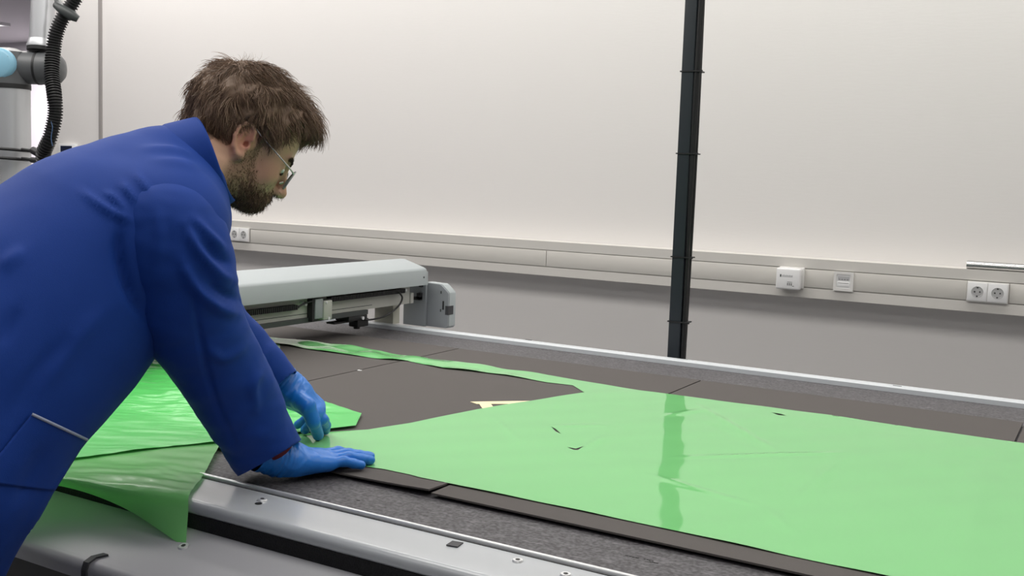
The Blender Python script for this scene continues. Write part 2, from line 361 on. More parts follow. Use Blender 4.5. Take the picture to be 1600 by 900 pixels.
# near rail: flat satin top then rolled front
RZ = .9175
def arc(cx, cz, r, a0, a1, n=6): return [(cx+r*math.cos(math.radians(a0+(a1-a0)*i/n)), cz+r*math.sin(math.radians(a0+(a1-a0)*i/n))) for i in range(n+1)]
prof = [(1.300, .90), (1.300, RZ-.001), (1.262, RZ-.002), (1.235, RZ-.0005)] + arc(1.206, RZ-.012, .0115, 90, 180) + [(1.1945, .899), (1.2, .894), (1.24, .894)]
extrude_profile('near_rail', prof, TX0, TX1, 'alu', ct, sharp=.9)
bm = bmesh.new(); addbox(bm, TX0, TX1, 1.3055, 1.3135, .90, .9225, .003, 3); bm_obj('chrome_strip', bm, 'chrome', ct)
bm = bmesh.new(); addbox(bm, TX0, TX1, 1.300, 1.3055, .895, .9155); bm_obj('rubber_seal', bm, 'black', ct)
box('shadow_gap_channel', TX0, TX1, 1.3135, 1.336, .875, .885, 'black', ct)
box('rail_end_insert', TX0, -1.322, 1.3145, 1.3185, .903, .9185, 'chrome', ct)
box('brush_strip', TX0, TX1, 1.2, 1.215, .855, .893, 'brush', ct)
box('recess_back', TX0, TX1, 1.215, 1.25, .7, .893, 'black', ct)
# lower panel, gently sloping, rolled edge
prof = [(1.2, .868), (1.075, .8355)] + arc(1.078, .8175, .0175, 105, 180, 6) + [(1.0605, .802), (1.075, .797), (1.2, .82)]
extrude_profile('side_panel', prof, TX0, TX1, 'panel', ct, sharp=.9)
box('lower_skirt', TX0+.1, TX1-.1, 1.13, 1.2, .25, .79, 'black', ct)
# far rail
prof = [(3.053, .88), (3.053, .925), (3.058, .9285), (3.088, .9285), (3.092, .925), (3.092, .917), (3.155, .915), (3.158, .88)]
extrude_profile('far_rail', prof, TX0, TX1, 'alu2', ct, sharp=.5)
box('far_apron', TX0, TX1, 3.06, 3.10, .6, .88, 'alu2', ct)
for x in (-2.9, .6):
    for y in (1.4, 2.85): box('leg', x-.05, x+.05, y-.05, y+.05, 0, .6, 'darkgrey', ct, .004)
# bolts, stickers and slots on the near rail
def bolt(x, y, z, n=(0, 0, 1), r=.0085):
    bm = bmesh.new(); adddisc(bm, (x, y, z), n, r, .0025, 24, r*.85)
    o = bm_obj('bolt', bm, 'chrome', ct); shade(o)
    b2 = bmesh.new(); adddisc(b2, Vector((x, y, z))+Vector(n).normalized()*.0026, n, r*.42, .0004, 6); s = bm_obj('hex_recess', b2, 'black', None)
    s.parent = o; s.data.transform(Matrix.Translation(-Vector(WORLD[ct.name])))
p = U(410, 780, RZ); bolt(p[0], p[1], RZ-.0015)
p = U(404, 786, RZ); bm = bmesh.new(); adddisc(bm, (p[0], p[1], RZ-.001), (0, 0, 1), .006, .0008, 16); bm_obj('open_hole', bm, 'black', ct)
p = U(809, 875, RZ); bolt(p[0], p[1], RZ-.0015)
p = U(884, 897, RZ); bolt(p[0], p[1], RZ-.0015)
a, b, c, d = [U(*q, RZ+.0004) for q in ((697, 851), (707, 844.5), (724, 847.5), (715, 854))]
prism('black_sticker', [a[:2], b[:2], c[:2], d[:2]], RZ-.0012, RZ+.0004, 'sticker', ct)
slope_n = Vector((0, -.2516, .968))
def panz(y): return .868-(1.2-y)*.26
p = U(287, 862, .848); bolt(p[0], p[1], panz(p[1]), slope_n, .0095)
# black hook clipped over the lower panel's rolled edge
p = U(118, 880, .838); hx = p[0]
pts = [(hx+.012, 1.088, panz(1.088)+.002), (hx, 1.074, .8375), (hx-.002, 1.062, .832), (hx-.002, 1.0575, .82), (hx-.002, 1.0575, .798)]
bm = bmesh.new(); prev = None
for q in pts:
    v = [bm.verts.new((q[0]-.006, q[1], q[2])), bm.verts.new((q[0]+.006, q[1], q[2]))]
    if prev: bm.faces.new((prev[0], prev[1], v[1], v[0]))
    prev = v
o = bm_obj('edge_clip', bm, 'sticker', ct); sm = o.modifiers.new('s', 'SOLIDIFY'); sm.thickness = .003; sm.offset = 0
for (x, y) in ((1069, 561), (1402, 603), (826, 531)):
    q = U(x, y, .9285); bm = bmesh.new(); addbox(bm, q[0]-.012, q[0]+.012, q[1]-.003, q[1]+.003, .9275, .9289); bm_obj('rail_slot', bm, 'black', ct)
# small dark gouges printed in the worn near strip
for (x, y, w) in ((988, 870, .022), (1014, 875, .016), (1022, 879, .014), (560, 782, .006)):
    q = U(x, y, BZ); bm = bmesh.new()
    for i in range(4): addbox(bm, q[0]-w/2+i*w/4, q[0]-w/2+(i+.8)*w/4, q[1]-.0015+.0006*(i % 2), q[1]+.0012+.0006*(i % 2), BZ-.0008, BZ+.0006)
    bm_obj('gouge', bm, 'black', ct)
# foam underlay mats
def mats(x0, x1, label, curl=False):
    bm = bmesh.new(); nx, ny = 16, 24; y0, y1 = 1.461, 2.812; g = 0.0016
    bot = []; top = []
    for i in range(nx+1):
        for j in range(ny+1):
            x = x0+g+(x1-x0-2*g)*i/nx; y = y0+(y1-y0)*j/ny
            z = MZ+.0004*noise.noise(Vector((x*6, y*6, 0)))
            if curl:
                r = math.hypot(x1-x, (y-y0)*1.2); z += .0055*max(0, 1-r/.22)**2
            top.append(bm.verts.new((x, y, z)))
    for i in range(nx):
        for j in range(ny): bm.faces.new((top[i*(ny+1)+j], top[(i+1)*(ny+1)+j], top[(i+1)*(ny+1)+j+1], top[i*(ny+1)+j+1]))
    o = bm_obj('foam_underlay', bm, 'mat'); md = o.modifiers.new('s', 'SOLIDIFY'); md.thickness = .0032; md.offset = -1
    tag(o, label, 'underlay mat'); return o
mats(-3.0, -2.652, 'dark grey foam underlay sheet farthest left, beyond the gantry')
mats(-2.650, -1.827, 'dark grey foam underlay sheet running under the gantry and the crumpled film')
mats(-1.825, -1.001, curl=True, label='dark grey foam underlay sheet right beyond the man\'s hands, with lifted near right corner')
mats(-.999, -.170, 'dark grey foam underlay sheet mostly covered by the large smooth green film')
mats(-.168, .655, 'dark grey foam underlay sheet at the right edge, only its far left corner showing')
# ------------------------------------------------------------------ gantry
GX = -2.188
ga = thing('cutting_gantry', (GX-.15, 2.2, .9), 'pale grey gantry beam with sloping cover spanning the cutting table', 'machine gantry')
prof = [(GX, 1.079), (GX, 1.132), (GX-.004, 1.139), (GX-.014, 1.1435), (GX-.10, 1.168), (GX-.12, 1.168), (GX-.30, 1.125), (GX-.30, 1.079)]
extrude_profile('cover', prof, 1.15, 3.135, 'gantry', ga, axis='y', sharp=.9)
box('cover_end_plate', GX-.30, GX-.0005, 3.135, 3.145, 1.078, 1.128, 'gantry', ga)
box('beam', GX-.24, GX-.035, 1.25, 3.08, 1.012, 1.079, 'beam', ga)
box('beam_slot', GX-.036, GX-.0345, 1.25, 2.86, 1.0235, 1.0255, 'darkgrey', ga)
box('bottom_plate', GX-.24, GX-.028, 1.25, 2.83, .996, 1.0115, 'darkgrey', ga)
def chain(y0, y1, z):
    bm = bmesh.new(); n = int((y1-y0)/.0085)
    addbox(bm, GX-.034, GX-.018, y0, y1, z-.004, z+.004)
    for i in range(n): y = y0+i*.0085; addbox(bm, GX-.035, GX-.014, y, y+.0052, z-.0078, z+.0078)
    o = bm_obj('energy_chain', bm, 'cable', ga); o['kind'] = 'stuff'; return o
chain(1.4, 2.47, 1.052); chain(2.62, 3.03, 1.064)
box('chain_bracket', GX-.034, GX-.012, 2.525, 2.535, 1.0, 1.074, 'black', ga)
box('carriage_plate', GX-.034, GX-.008, 2.535, 2.572, 1.008, 1.072, 'gantry2', ga, .002)
box('carriage_block', GX-.034, GX-.004, 2.572, 2.612, 1.002, 1.064, 'beam', ga, .002)
bm = bmesh.new(); adddisc(bm, (GX-.004, 2.582, 1.059), (1, 0, 0), .004, .003, 12); bm_obj('carriage_bolt', bm, 'chrome', ga)
bm = bmesh.new(); adddisc(bm, (GX-.004, 2.595, 1.006), (1, 0, 0), .005, .003, 12); bm_obj('carriage_bolt', bm, 'chrome', ga)
for (y, z) in ((2.495, 1.062), (2.51, 1.056), (3.045, 1.064)): bm_obj('cable_gland', adddisc(bmesh.new(), (GX-.034, y, z), (1, 0, 0), .005, .010, 12), 'chrome', ga)
tube('cable', crom([(GX-.02, 2.47, 1.053), (GX-.018, 2.50, 1.062), (GX-.012, 2.55, 1.067), (GX-.016, 2.62, 1.065)], 6), .003, 'cable', ga, 8)
tube('cable', crom([(GX-.012, 2.985, 1.062), (GX-.005, 2.995, 1.04), (GX-.01, 2.975, 1.01), (GX-.02, 2.92, .983), (GX-.03, 2.84, .975), (GX-.05, 2.78, .985)], 8), .0032, 'cable', ga, 8)
bm = bmesh.new(); addbox(bm, GX-.09, GX-.03, 2.73, 2.83, .978, .996, .003); addbox(bm, GX-.08, GX-.04, 2.79, 2.85, .952, .980, .003)
addbox(bm, GX-.085, GX-.05, 2.68, 2.78, .972, .978); adddisc(bm, (GX-.06, 2.81, .944), (0, 0, 1), .011, .02, 14)
o = bm_obj('tool_head', bm, 'black', ga); shade(o)
bm_obj('tool_knob', adddisc(bmesh.new(), (GX-.034, 2.80, .985), (1, 0, 0), .006, .01, 12), 'chrome', ga)
# end support
box('end_column', GX-.20, GX-.115, 3.09, 3.13, .926, 1.012, mat('cream_metal', srgb(188, 186, 172), .5), ga)
box('mount_block', GX-.10, GX-.03, 3.081, 3.10, 1.012, 1.05, 'beam', ga, .002)
box('end_plate', GX-.13, GX-.03, 3.175, 3.185, .9175, 1.105, 'gantry2', ga)
bm = bmesh.new(); addbox(bm, GX-.075, GX-.045, 3.160, 3.175, 1.016, 1.028); addbox(bm, GX-.06, GX-.045, 3.16, 3.175, 1.02, 1.042); bm_obj('limit_switch', bm, 'black', ga)
box('limit_switch', GX-.052, GX-.042, 3.16, 3.175, 1.066, 1.078, 'black', ga)
prof = [(GX-.045, .9175), (GX+.052, .9175), (GX+.060, .925), (GX+.060, 1.045)] + [(GX+.058, 1.050), (GX+.03, 1.074), (GX+.022, 1.078), (GX-.045, 1.080)]
extrude_profile('side_housing', prof, 3.192, 3.232, 'gantry2', ga, axis='y', sharp=.5)
prof2 = [(a+.0015 if a > GX else a, b+(.0015 if b > 1 else 0)) for a, b in prof]
extrude_profile('housing_rim', prof2, 3.2, 3.24, 'gantry', ga, axis='y', sharp=.5)
box('grip_slot', GX+.036, GX+.042, 3.1905, 3.193, .986, 1.018, 'black', ga)
box('dark_label', GX+.049, GX+.0625, 3.1905, 3.225, .968, 1.001, 'sticker', ga)
for z in (1.05, .982): box('vent_mark', GX+.026, GX+.030, 3.1905, 3.193, z-.005, z+.005, 'darkgrey', ga)
bm = bmesh.new(); adddisc(bm, (GX, 3.118, 1.108), (1, 0, 0), .0035, .0012, 10); bm_obj('cover_screw', bm, 'darkgrey', ga)
# ------------------------------------------------------------------ films
def pin(p, poly):
    x, y = p; c = False; n = len(poly)
    for i in range(n):
        a, b = poly[i], poly[i-1]
        if (a[1] > y) != (b[1] > y) and x < (b[0]-a[0])*(y-a[1])/(b[1]-a[1])+a[0]: c = not c
    return c
def pins(P, poly):
    x, y = P[:, 0], P[:, 1]; c = np.zeros(len(P), bool); n = len(poly)
    for i in range(n):
        a, b = poly[i], poly[i-1]
        if a[1] == b[1]: continue
        c ^= ((a[1] > y) != (b[1] > y)) & (x < (b[0]-a[0])*(y-a[1])/(b[1]-a[1])+a[0])
    return c
def sheet(poly, h, zf, holes=(), step=None):
    """triangulated sheet: outline resampled, interior points jittered on a grid, holes left open"""
    def resample(pl, st):
        out = []
        for i in range(len(pl)):
            a, b = np.array(pl[i], float), np.array(pl[(i+1) % len(pl)], float); k = max(1, int(np.linalg.norm(b-a)/st))
            out += [tuple(a+(b-a)*j/k) for j in range(k)]
        return out
    P = resample(poly, h); V = list(P); E = [(i, (i+1) % len(P)) for i in range(len(P))]
    for hl in holes:
        b0 = len(V); V += list(hl); E += [(b0+i, b0+(i+1) % len(hl)) for i in range(len(hl))]
    A = np.array(poly); gx = np.arange(A[:, 0].min(), A[:, 0].max(), h); gy = np.arange(A[:, 1].min(), A[:, 1].max(), h*.87)
    G = np.array([(x+(h/2 if j % 2 else 0), y) for j, y in enumerate(gy) for x in gx]); G = G[pins(G, P)]
    B = np.array(P)
    keep = np.ones(len(G), bool)
    for s in range(0, len(B), 200):
        d = ((G[:, None, :]-B[None, s:s+200, :])**2).sum(2).min(1) if len(G) else 0; keep &= d > (h*.45)**2
    V += [tuple(g) for g in G[keep]]
    r = geometry.delaunay_2d_cdt([Vector(v) for v in V], E, [], 0, 1e-6)
    VV = np.array([tuple(v) for v in r[0]]); F = np.array([tuple(f) for f in r[2]])
    cen = VV[F].mean(1); ok = pins(cen, P)
    for hl in holes: ok &= ~pins(cen, list(hl))
    F = F[ok]; Z = zf(VV)
    return VV, Z, F
def tri_obj(name, V3, F, m, parent=None, smooth=True):
    me = bpy.data.meshes.new(name); me.vertices.add(len(V3)); me.vertices.foreach_set('co', np.asarray(V3, np.float32).ravel())
    F = np.asarray(F); n, k = F.shape; me.loops.add(n*k); me.loops.foreach_set('vertex_index', F.astype(np.int32).ravel())
    me.polygons.add(n); me.polygons.foreach_set('loop_start', np.arange(0, n*k, k, dtype=np.int32)); me.polygons.foreach_set('loop_total', np.full(n, k, np.int32))
    me.update(calc_edges=True); me.validate()
    if smooth: me.shade_smooth()
    return link(name, me, m, parent)
def up(pts, z): return [tuple(U(x, y, z)[:2]) for x, y in pts]
def wav(P, comps):
    z = np.zeros(len(P))
    for (a, fx, fy, ph) in comps: z += a*np.sin(fx*P[:, 0]+fy*P[:, 1]+ph)
    return z
def seg_dist(P, a, b):
    a = np.array(a); b = np.array(b); d = b-a; t = np.clip(((P-a)@d)/(d@d), 0, 1); return np.linalg.norm(P-a-t[:, None]*d, axis=1), t
FZ = .9230
ribbon_top = [(919, 596.5), (840, 583.5), (790, 577.5), (740, 570), (692, 562.5), (640, 557.5), (595, 549), (550, 542), (497, 535), (460, 531), (430, 529), (400, 526)]
ribbon_bot = [(400, 532), (440, 539), (497, 548), (550, 555), (595, 561), (637, 564), (692, 575.5), (740, 580.5), (790, 586.5), (818, 591), (855, 597.5), (895, 602), (913, 613)]
nearA = [(745, 640), (640, 661), (575, 671), (450, 679), (437, 700), (452, 716), (520, 724), (560, 727.5), (600, 733), (640, 742), (655, 747), (700, 756), (800, 776), (900, 796.5), (1000, 817.5), (1200, 861), (1370, 897)]
pa = up(ribbon_top[::-1], FZ)[::-1]
polyA = up(ribbon_bot, FZ)+up(nearA, FZ)+[(.50, 1.507), (.55, 2.5)]+[tuple(U(1600, 693, FZ)[:2])]+up([(1300, 649.5), (1000, 610)], FZ)+up(ribbon_top, FZ)
slits = [up(s, FZ) for s in ([(861, 667), (868, 670.5), (877, 678.5), (868, 674.5)], [(886, 698.5), (900, 701), (912, 697.5), (903, 703.5), (896, 703)],
                             [(1205, 645), (1220, 647.5), (1229, 650.5), (1216, 649.5)])]
def zA(P):
    z = np.full(len(P), FZ+.0006)+wav(P, [(.0004, 7, 5, .3), (.00035, 15, -11, 1), (.00025, 30, 26, 2), (.0002, 41, -37, .6)])
    for (a, b, amp, w) in (((1045, 715), (1320, 708), .0035, .007), ((1080, 628), (1225, 712), .0028, .008), ((1015, 742), (1180, 790), .003, .008), ((1100, 660), (1180, 700), -.002, .01),
                           ((1320, 712), (1240, 790), .0022, .010), ((770, 650), (810, 690), .002, .008), ((1545, 720), (1490, 900), .0028, .02), ((1190, 790), (1240, 835), .002, .01),
                           ((860, 666), (945, 665), .002, .006), ((945, 682), (905, 704), .0025, .006), ((1040, 650), (1100, 640), .003, .010)):
        d, t = seg_dist(P, U(*a, FZ)[:2], U(*b, FZ)[:2]); z += amp*np.exp(-(d/w)**2)*np.sin(np.pi*np.clip(t, .02, .98))**.7
    # ribbon: twisted and standing off the mat
    rx = np.clip((-1.36-P[:, 0])/.25, 0, 1)*(P[:, 1] > 2.3)
    z += rx*(.002+.0030*np.sin(P[:, 0]*19+.4)*np.sin(P[:, 1]*60+P[:, 0]*9)+.001*np.sin(P[:, 0]*47))
    q = U(800, 588, FZ); d = np.hypot(P[:, 0]-q[0], (P[:, 1]-q[1])*2); z += .016*np.exp(-(d/.05)**2)*(P[:, 1] < 2.47)
    e = U(565, 727, FZ); z += .0018*np.exp(-((P[:, 1]-1.51)/.012)**2)*(np.sin(P[:, 0]*23)*.5+.5)
    return np.maximum(z, FZ)
V, Z, F = sheet(polyA, .011, zA, slits)
fA = tri_obj('green_film', np.c_[V, Z], F, 'filmA'); tag(fA, 'large smooth pale green film sheet covering the right half of the table, with small cuts', 'plastic film')
polyB = up([(565, 644.5), (556, 663.5), (500, 670), (450, 675.5), (372, 686), (345, 688), (250, 697), (130, 713), (60, 722), (0, 700), (40, 600), (110, 545), (160, 540), (219, 557.5), (300, 577.5), (400, 603), (512, 631)], .93)
def zB(P):
    n = np.array([noise.fractal(Vector((x*5+y*3, y*20-x*10, 3.1)), 1.0, 2.1, 4) for x, y in P])
    r = np.abs(np.array([noise.noise(Vector((x*9+y*5, y*34-x*17, 9.1))) for x, y in P]))
    w = np.clip((-1.46-P[:, 0])/.12, 0.02, 1)
    z = .9285+.0012*w+w*(.007*n+.008*(.35-r)); 
    e = np.clip((P[:, 1]-1.525+(P[:, 0]+1.55)*.0)/.05, .25, 1)
    return np.maximum(.9245, .9285+(z-.9285)*e)
V, Z, F = sheet(polyB, .007, zB)
fB = tri_obj('green_film', np.c_[V, Z], F, 'filmB'); tag(fB, 'crumpled bright green film under the man\'s arms, ending in a pointed tip beyond his hands', 'plastic film')
# strip and offcut
polyE = up([(437.5, 537), (437.5, 543.5), (330, 549), (218, 554), (196, 553), (222, 541), (330, 538), (410, 534.5)], FZ)
V, Z, F = sheet(polyE, .012, lambda P: .9225+.0008*np.sin(P[:, 0]*20))
o = tri_obj('green_film_strip', np.c_[V, Z], F, 'filmE'); tag(o, 'narrow pale green film strip with square end, seen between the man\'s arms near the gantry', 'plastic film')
# draped sheet: rows of control points (px, py, z)
rows = [
 [(-60, 735, .924), (20, 712, .924), (130, 706, .925), (250, 693, .925), (350, 683, .9245)],
 [(-80, 745, .925), (10, 735, .925), (110, 726, .925), (230, 722, .925), (335, 710, .9235)],
 [(-90, 752, .927), (5, 744, .927), (100, 738, .928), (215, 738, .930), (318, 742, .9225)],
 [(-100, 756, .932), (0, 748, .932), (95, 742, .935), (200, 756, .934), (303, 762, .9235)],
 [(-105, 762, .932), (-5, 752, .931), (92, 748, .932), (196, 768, .927), (295, 776, .9225)],
 [(-108, 766, .925), (-10, 756, .925), (88, 753, .925), (192, 780, .912), (294, 800, .900)],
 [(-110, 770, .917), (-14, 760, .917), (85, 758, .917), (188, 791, .894), (290, 856, .852)],
]
C = np.array([[U(*p[:2], p[2]) for p in r] for r in rows])
fine = np.array([crom(r, 22) for r in C]); fine = np.array([crom(fine[:, j], 14) for j in range(fine.shape[1])])  # [col][row]
nc, nr = fine.shape[:2]; Vd = fine.reshape(-1, 3).copy()
for i, v in enumerate(Vd):
    rr = (i % nr)/(nr-1); amp = .0035*math.sin(math.pi*min(1, max(0, (rr-.05)/.75)))**1 if rr < .8 else .0
    Vd[i, 2] += amp*(noise.noise(Vector((v[0]*10, v[1]*32-v[0]*14, 5)))*.9+.35*noise.noise(Vector((v[0]*30, v[1]*70, 8))))
Vd[:, 2] = np.where(Vd[:, 1] > 1.33, np.maximum(Vd[:, 2], .9225), Vd[:, 2])
Fd = [(i*nr+j, i*nr+j+1, (i+1)*nr+j+1, (i+1)*nr+j) for i in range(nc-1) for j in range(nr-1)]
fC = tri_obj('green_film', Vd, Fd, 'filmC'); tag(fC, 'pale green film hanging over the near table edge, its corner pointing at a bolt', 'plastic film')
# cream paper strips
o = prism('paper_strip', up([(735, 627.5), (800, 626.5), (852, 626), (868, 627), (800, 631), (745, 631)], FZ), MZ+.0005, FZ, 'tape'); tag(o, 'thin cream paper strip lying along the film edge beside the dark mat', 'paper strip')
o = prism('paper_strip', up([(748, 629.5), (766, 629.8), (776, 641), (762, 648), (756, 641)], FZ+.0003), MZ+.0005, FZ+.0001, 'tape'); tag(o, 'short cream paper leg slanting under the film from the thin strip', 'paper strip')
q = U(562, 578.5, MZ+.001); bm = bmesh.new(); addbox(bm, q[0]-.006, q[0]+.006, q[1]-.004, q[1]+.004, MZ, MZ+.0015, .0005); o = bm_obj('paper_scrap', bm, 'white'); tag(o, 'tiny white scrap lying on the dark mat seam', 'scrap')
# ------------------------------------------------------------------ robot arm at the far left
RD = 4.1
base = Dp(13, 600, RD); rb = thing('robot_arm', (base[0], base[1], 0), 'grey industrial robot arm with black corrugated hose at the left edge behind the man', 'robot arm')
pxm = FPX/RD
def R_(x, y, d=RD): return Vector(Dp(x, y, d))
low0 = R_(14, 136); lowb = Vector((low0.x, low0.y, .75))
o = tube('lower_tube', [lowb, low0], .078, 'tube', rb, 40)
tube('tube_ring', [low0-Vector((0, 0, .008)), low0+Vector((0, 0, .010))], .0805, 'black', rb, 40)
o = tube('base_joint', [lowb-Vector((0, 0, .2)), lowb-Vector((0, 0, .17)), lowb], [.10, .11, .09], 'jointgrey', rb, 36)
bm = addbox(bmesh.new(), low0.x-.25, low0.x+.25, low0.y-.25, low0.y+.25, 0, .55, .01); o = bm_obj('pedestal', bm, 'gantry2', rb); shade(o)
# elbow: a wide horizontal housing across the view and a cap
rt = Vector(RC[0]); rt.z = 0; rt.normalize(); fw = Vector((-rt.y, rt.x, 0))
ec = R_(20, 105)
bm = bmesh.new()
addtube(bm, [low0+Vector((0, 0, .010)), low0+Vector((0, 0, .05)), low0+Vector((0, 0, .10)), low0+Vector((0, 0, .135)), low0+Vector((0, 0, .150))], [.080, .080, .078, .068, .03], 36)
addtube(bm, [ec-rt*.01, ec+rt*.03, ec+rt*.085, ec+rt*.100], [.062, .064, .064, .063], 36)
o = bm_obj('elbow_housing', bm, 'jointgrey', rb); shade(o, .9)
tube('joint_ring', [ec+rt*.100, ec+rt*.109], .0655, 'black', rb, 36)
o = tube('wrist_housing', [ec+rt*.109, ec+rt*.150, ec+rt*.180, ec+rt*.196, ec+rt*.203], [.064, .064, .058, .042, .015], 'jointgrey', rb, 36)
capc = R_(-3, 99, RD-.085)
bm = bmesh.new(); addtube(bm, [capc+fw*.06, capc+fw*.01, capc, capc-fw*.006], [.062, .062, .057, .046], 36); o = bm_obj('joint_cap', bm, 'bluecap', rb); shade(o, .7)
for a in (.6, 2.2, 4.4): bm_obj('cap_screw', adddisc(bmesh.new(), capc+rt*.045*math.cos(a)+Vector((0, 0, .045*math.sin(a)))-fw*.001, -fw, .004, .004, 10), 'jointgrey', rb)
u0, u1 = R_(64, 80), R_(74, -140)
ax = (u1-u0).normalized()
tube('flange_ring', [u0, u0+ax*.014], .052, 'black', rb, 32)
tube('flange', [u0+ax*.014, u0+ax*.022, u0+ax*.045], [.053, .053, .046], 'tube', rb, 32)
tube('upper_tube', [u0+ax*.04, u1], .045, 'tube', rb, 36)
# corrugated hose
hp = crom([R_(x, y, d) for x, y, d in ((70, 262, 3.98), (68, 240, 3.95), (78, 215, 3.93), (86, 180, 3.93), (85, 150, 3.93), (81, 115, 3.95), (83, 82, 3.96), (88, 52, 3.96), (99, 26, 3.96), (113, 5, 3.96), (128, -25, 3.96), (135, -60, 3.96))], 12)
L = np.r_[0, np.cumsum(np.linalg.norm(np.diff(hp, axis=0), axis=1))]; n = int(L[-1]/.0026); s = np.linspace(0, L[-1], n)
hq = np.array([np.interp(s, L, hp[:, k]) for k in range(3)]).T
tube('corrugated_hose', hq, [.0245+.0032*(1 if (i % 4) in (0, 1) else -1) for i in range(n)], 'cable', rb, 20)
bluew = crom([R_(x, y, d-.03) for x, y, d in ((80, 190, 3.93), (82, 200, 3.93), (80, 215, 3.93), (82, 228, 3.93))], 8)
tube('blue_wire', bluew, .0015, mat('blue_wire_plastic', srgb(60, 90, 130), .5), rb, 6)
# hose clamps and straps
bm = bmesh.new(); c = R_(110, 20, 3.93)
addtube(bm, [R_(88, 8, 3.95), R_(96, 14, 3.93), R_(112, 24, 3.92), R_(122, 30, 3.93)], [.014, .018, .020, .013], 14)
addtube(bm, [R_(97, 12, 3.99), R_(90, 2, 4.05)], .012, 12); o = bm_obj('hose_clamp', bm, 'darkgrey', rb); shade(o, .9)
def strap(y0, y1, xr):
    c0 = R_(14, y0); pts = []
    for k in range(25):
        a = math.pi*1.15*k/24-math.pi*.35-.2
        pts.append(c0+rt*.081*math.sin(a)*1.0-fw*.081*math.cos(a)+Vector((0, 0, -.004*math.sin(a))))
    bm = bmesh.new(); addtube(bm, pts, .006, 8); addtube(bm, [c0-fw*.04+rt*.07, R_(xr, y1, 3.98)], .006, 8)
    o = bm_obj('strap', bm, 'black', rb); shade(o, .9)
strap(233, 238, 70); strap(247, 251, 64)
bm = bmesh.new(); a, b = R_(52, 235, 4.0), R_(76, 248, 3.94); addtube(bm, [a, b], .015, 12); addtube(bm, [R_(50, 250, 4.0), R_(66, 252, 3.95)], .011, 12); o = bm_obj('strap_clamp', bm, 'black', rb); shade(o, .9)
bm = bmesh.new(); cc = low0.copy(); cc.z = R_(3, 273).z; prev = None
for k in range(7):
    a = -.28+(.38)*k/6-.12; p = cc+rt*.0788*math.sin(a)-fw*.0788*math.cos(a); v = [bm.verts.new(p+Vector((0, 0, -.032))), bm.verts.new(p+Vector((0, 0, .032)))]
    if prev: bm.faces.new((prev[0], v[0], v[1], prev[1]))
    prev = v
lb = bm_obj('rating_label', bm, 'white', rb)
bm = bmesh.new()
for j, zz in enumerate((.02, .012, .004, -.008, -.018)):
    for k in range(2 if j < 3 else 5):
        a = -.12+.17*k/(2 if j < 3 else 5); p = cc+rt*.0792*math.sin(a)-fw*.0792*math.cos(a); q = cc+rt*.0792*math.sin(a+(.07 if j < 3 else .02))-fw*.0792*math.cos(a+(.07 if j < 3 else .02)); h = .0012 if j < 3 else .004
        v = [bm.verts.new(w+Vector((0, 0, zz+dz))) for w, dz in ((p, -h), (q, -h), (q, h), (p, h))]; bm.faces.new(v)
bm_obj('label_print', bm, 'softprint', rb)
# ------------------------------------------------------------------ signed distance field toolkit (surface nets)
class Field:
    def __init__(s, X, Y, Z): s.X, s.Y, s.Z = [np.asarray(a, np.float32) for a in (X, Y, Z)]; s.D = np.full((len(X), len(Y), len(Z)), .2, np.float32)
    def win(s, lo, hi):
        r = []
        for A, l, h in ((s.X, lo[0], hi[0]), (s.Y, lo[1], hi[1]), (s.Z, lo[2], hi[2])):
            i, j = np.searchsorted(A, l), np.searchsorted(A, h)
            if j <= i: return None
            r.append(slice(i, j))
        return tuple(r)
    def add(s, prim, k=.01, mode='u'):
        f, lo, hi = prim; w = s.win(np.array(lo)-k-.03, np.array(hi)+k+.03)
        if w is None: return s
        P = (s.X[w[0]][:, None, None], s.Y[w[1]][None, :, None], s.Z[w[2]][None, None, :]); d = f(*P).astype(np.float32); a = s.D[w]
        if mode == 'u': h = np.maximum(k-np.abs(a-d), 0)/k; s.D[w] = np.minimum(a, d)-h*h*k*.25
        elif mode == 's': d = -d; h = np.maximum(k-np.abs(a-d), 0)/k; s.D[w] = np.maximum(a, d)+h*h*k*.25
        return s
def cone(a, b, ra, rb):
    a = np.array(a, float); b = np.array(b, float); d = b-a; L = d@d; m = max(ra, rb)
    def f(x, y, z):
        px, py, pz = x-a[0], y-a[1], z-a[2]; t = np.clip((px*d[0]+py*d[1]+pz*d[2])/L, 0, 1)
        return np.sqrt((px-t*d[0])**2+(py-t*d[1])**2+(pz-t*d[2])**2)-(ra+(rb-ra)*t)
    return f, np.minimum(a, b)-m, np.maximum(a, b)+m
def econe(a, b, ra, rb, axis, sc):      # cone stretched by sc along a world axis
    a = np.array(a, float); b = np.array(b, float); u = np.array(axis, float); u /= np.linalg.norm(u); k = 1/sc-1
    d0 = b-a; d = d0+u*(d0@u)*k; L = d@d; m = max(ra, rb)*max(1, sc)
    def f(x, y, z):
        px, py, pz = x-a[0], y-a[1], z-a[2]; q = (px*u[0]+py*u[1]+pz*u[2])*k; px = px+u[0]*q; py = py+u[1]*q; pz = pz+u[2]*q
        t = np.clip((px*d[0]+py*d[1]+pz*d[2])/L, 0, 1)
        return np.sqrt((px-t*d[0])**2+(py-t*d[1])**2+(pz-t*d[2])**2)-(ra+(rb-ra)*t)
    return f, np.minimum(a, b)-m, np.maximum(a, b)+m
def ell(c, ax, r):
    c = np.array(c, float); ax = np.array(ax, float); r = np.array(r, float); m = r.max()
    def f(x, y, z):
        q = [(x-c[0])*ax[i][0]+(y-c[1])*ax[i][1]+(z-c[2])*ax[i][2] for i in range(3)]
        k0 = np.sqrt(sum((q[i]/r[i])**2 for i in range(3)))+1e-9; k1 = np.sqrt(sum((q[i]/r[i]**2)**2 for i in range(3)))+1e-9
        return k0*(k0-1)/k1
    return f, c-m, c+m
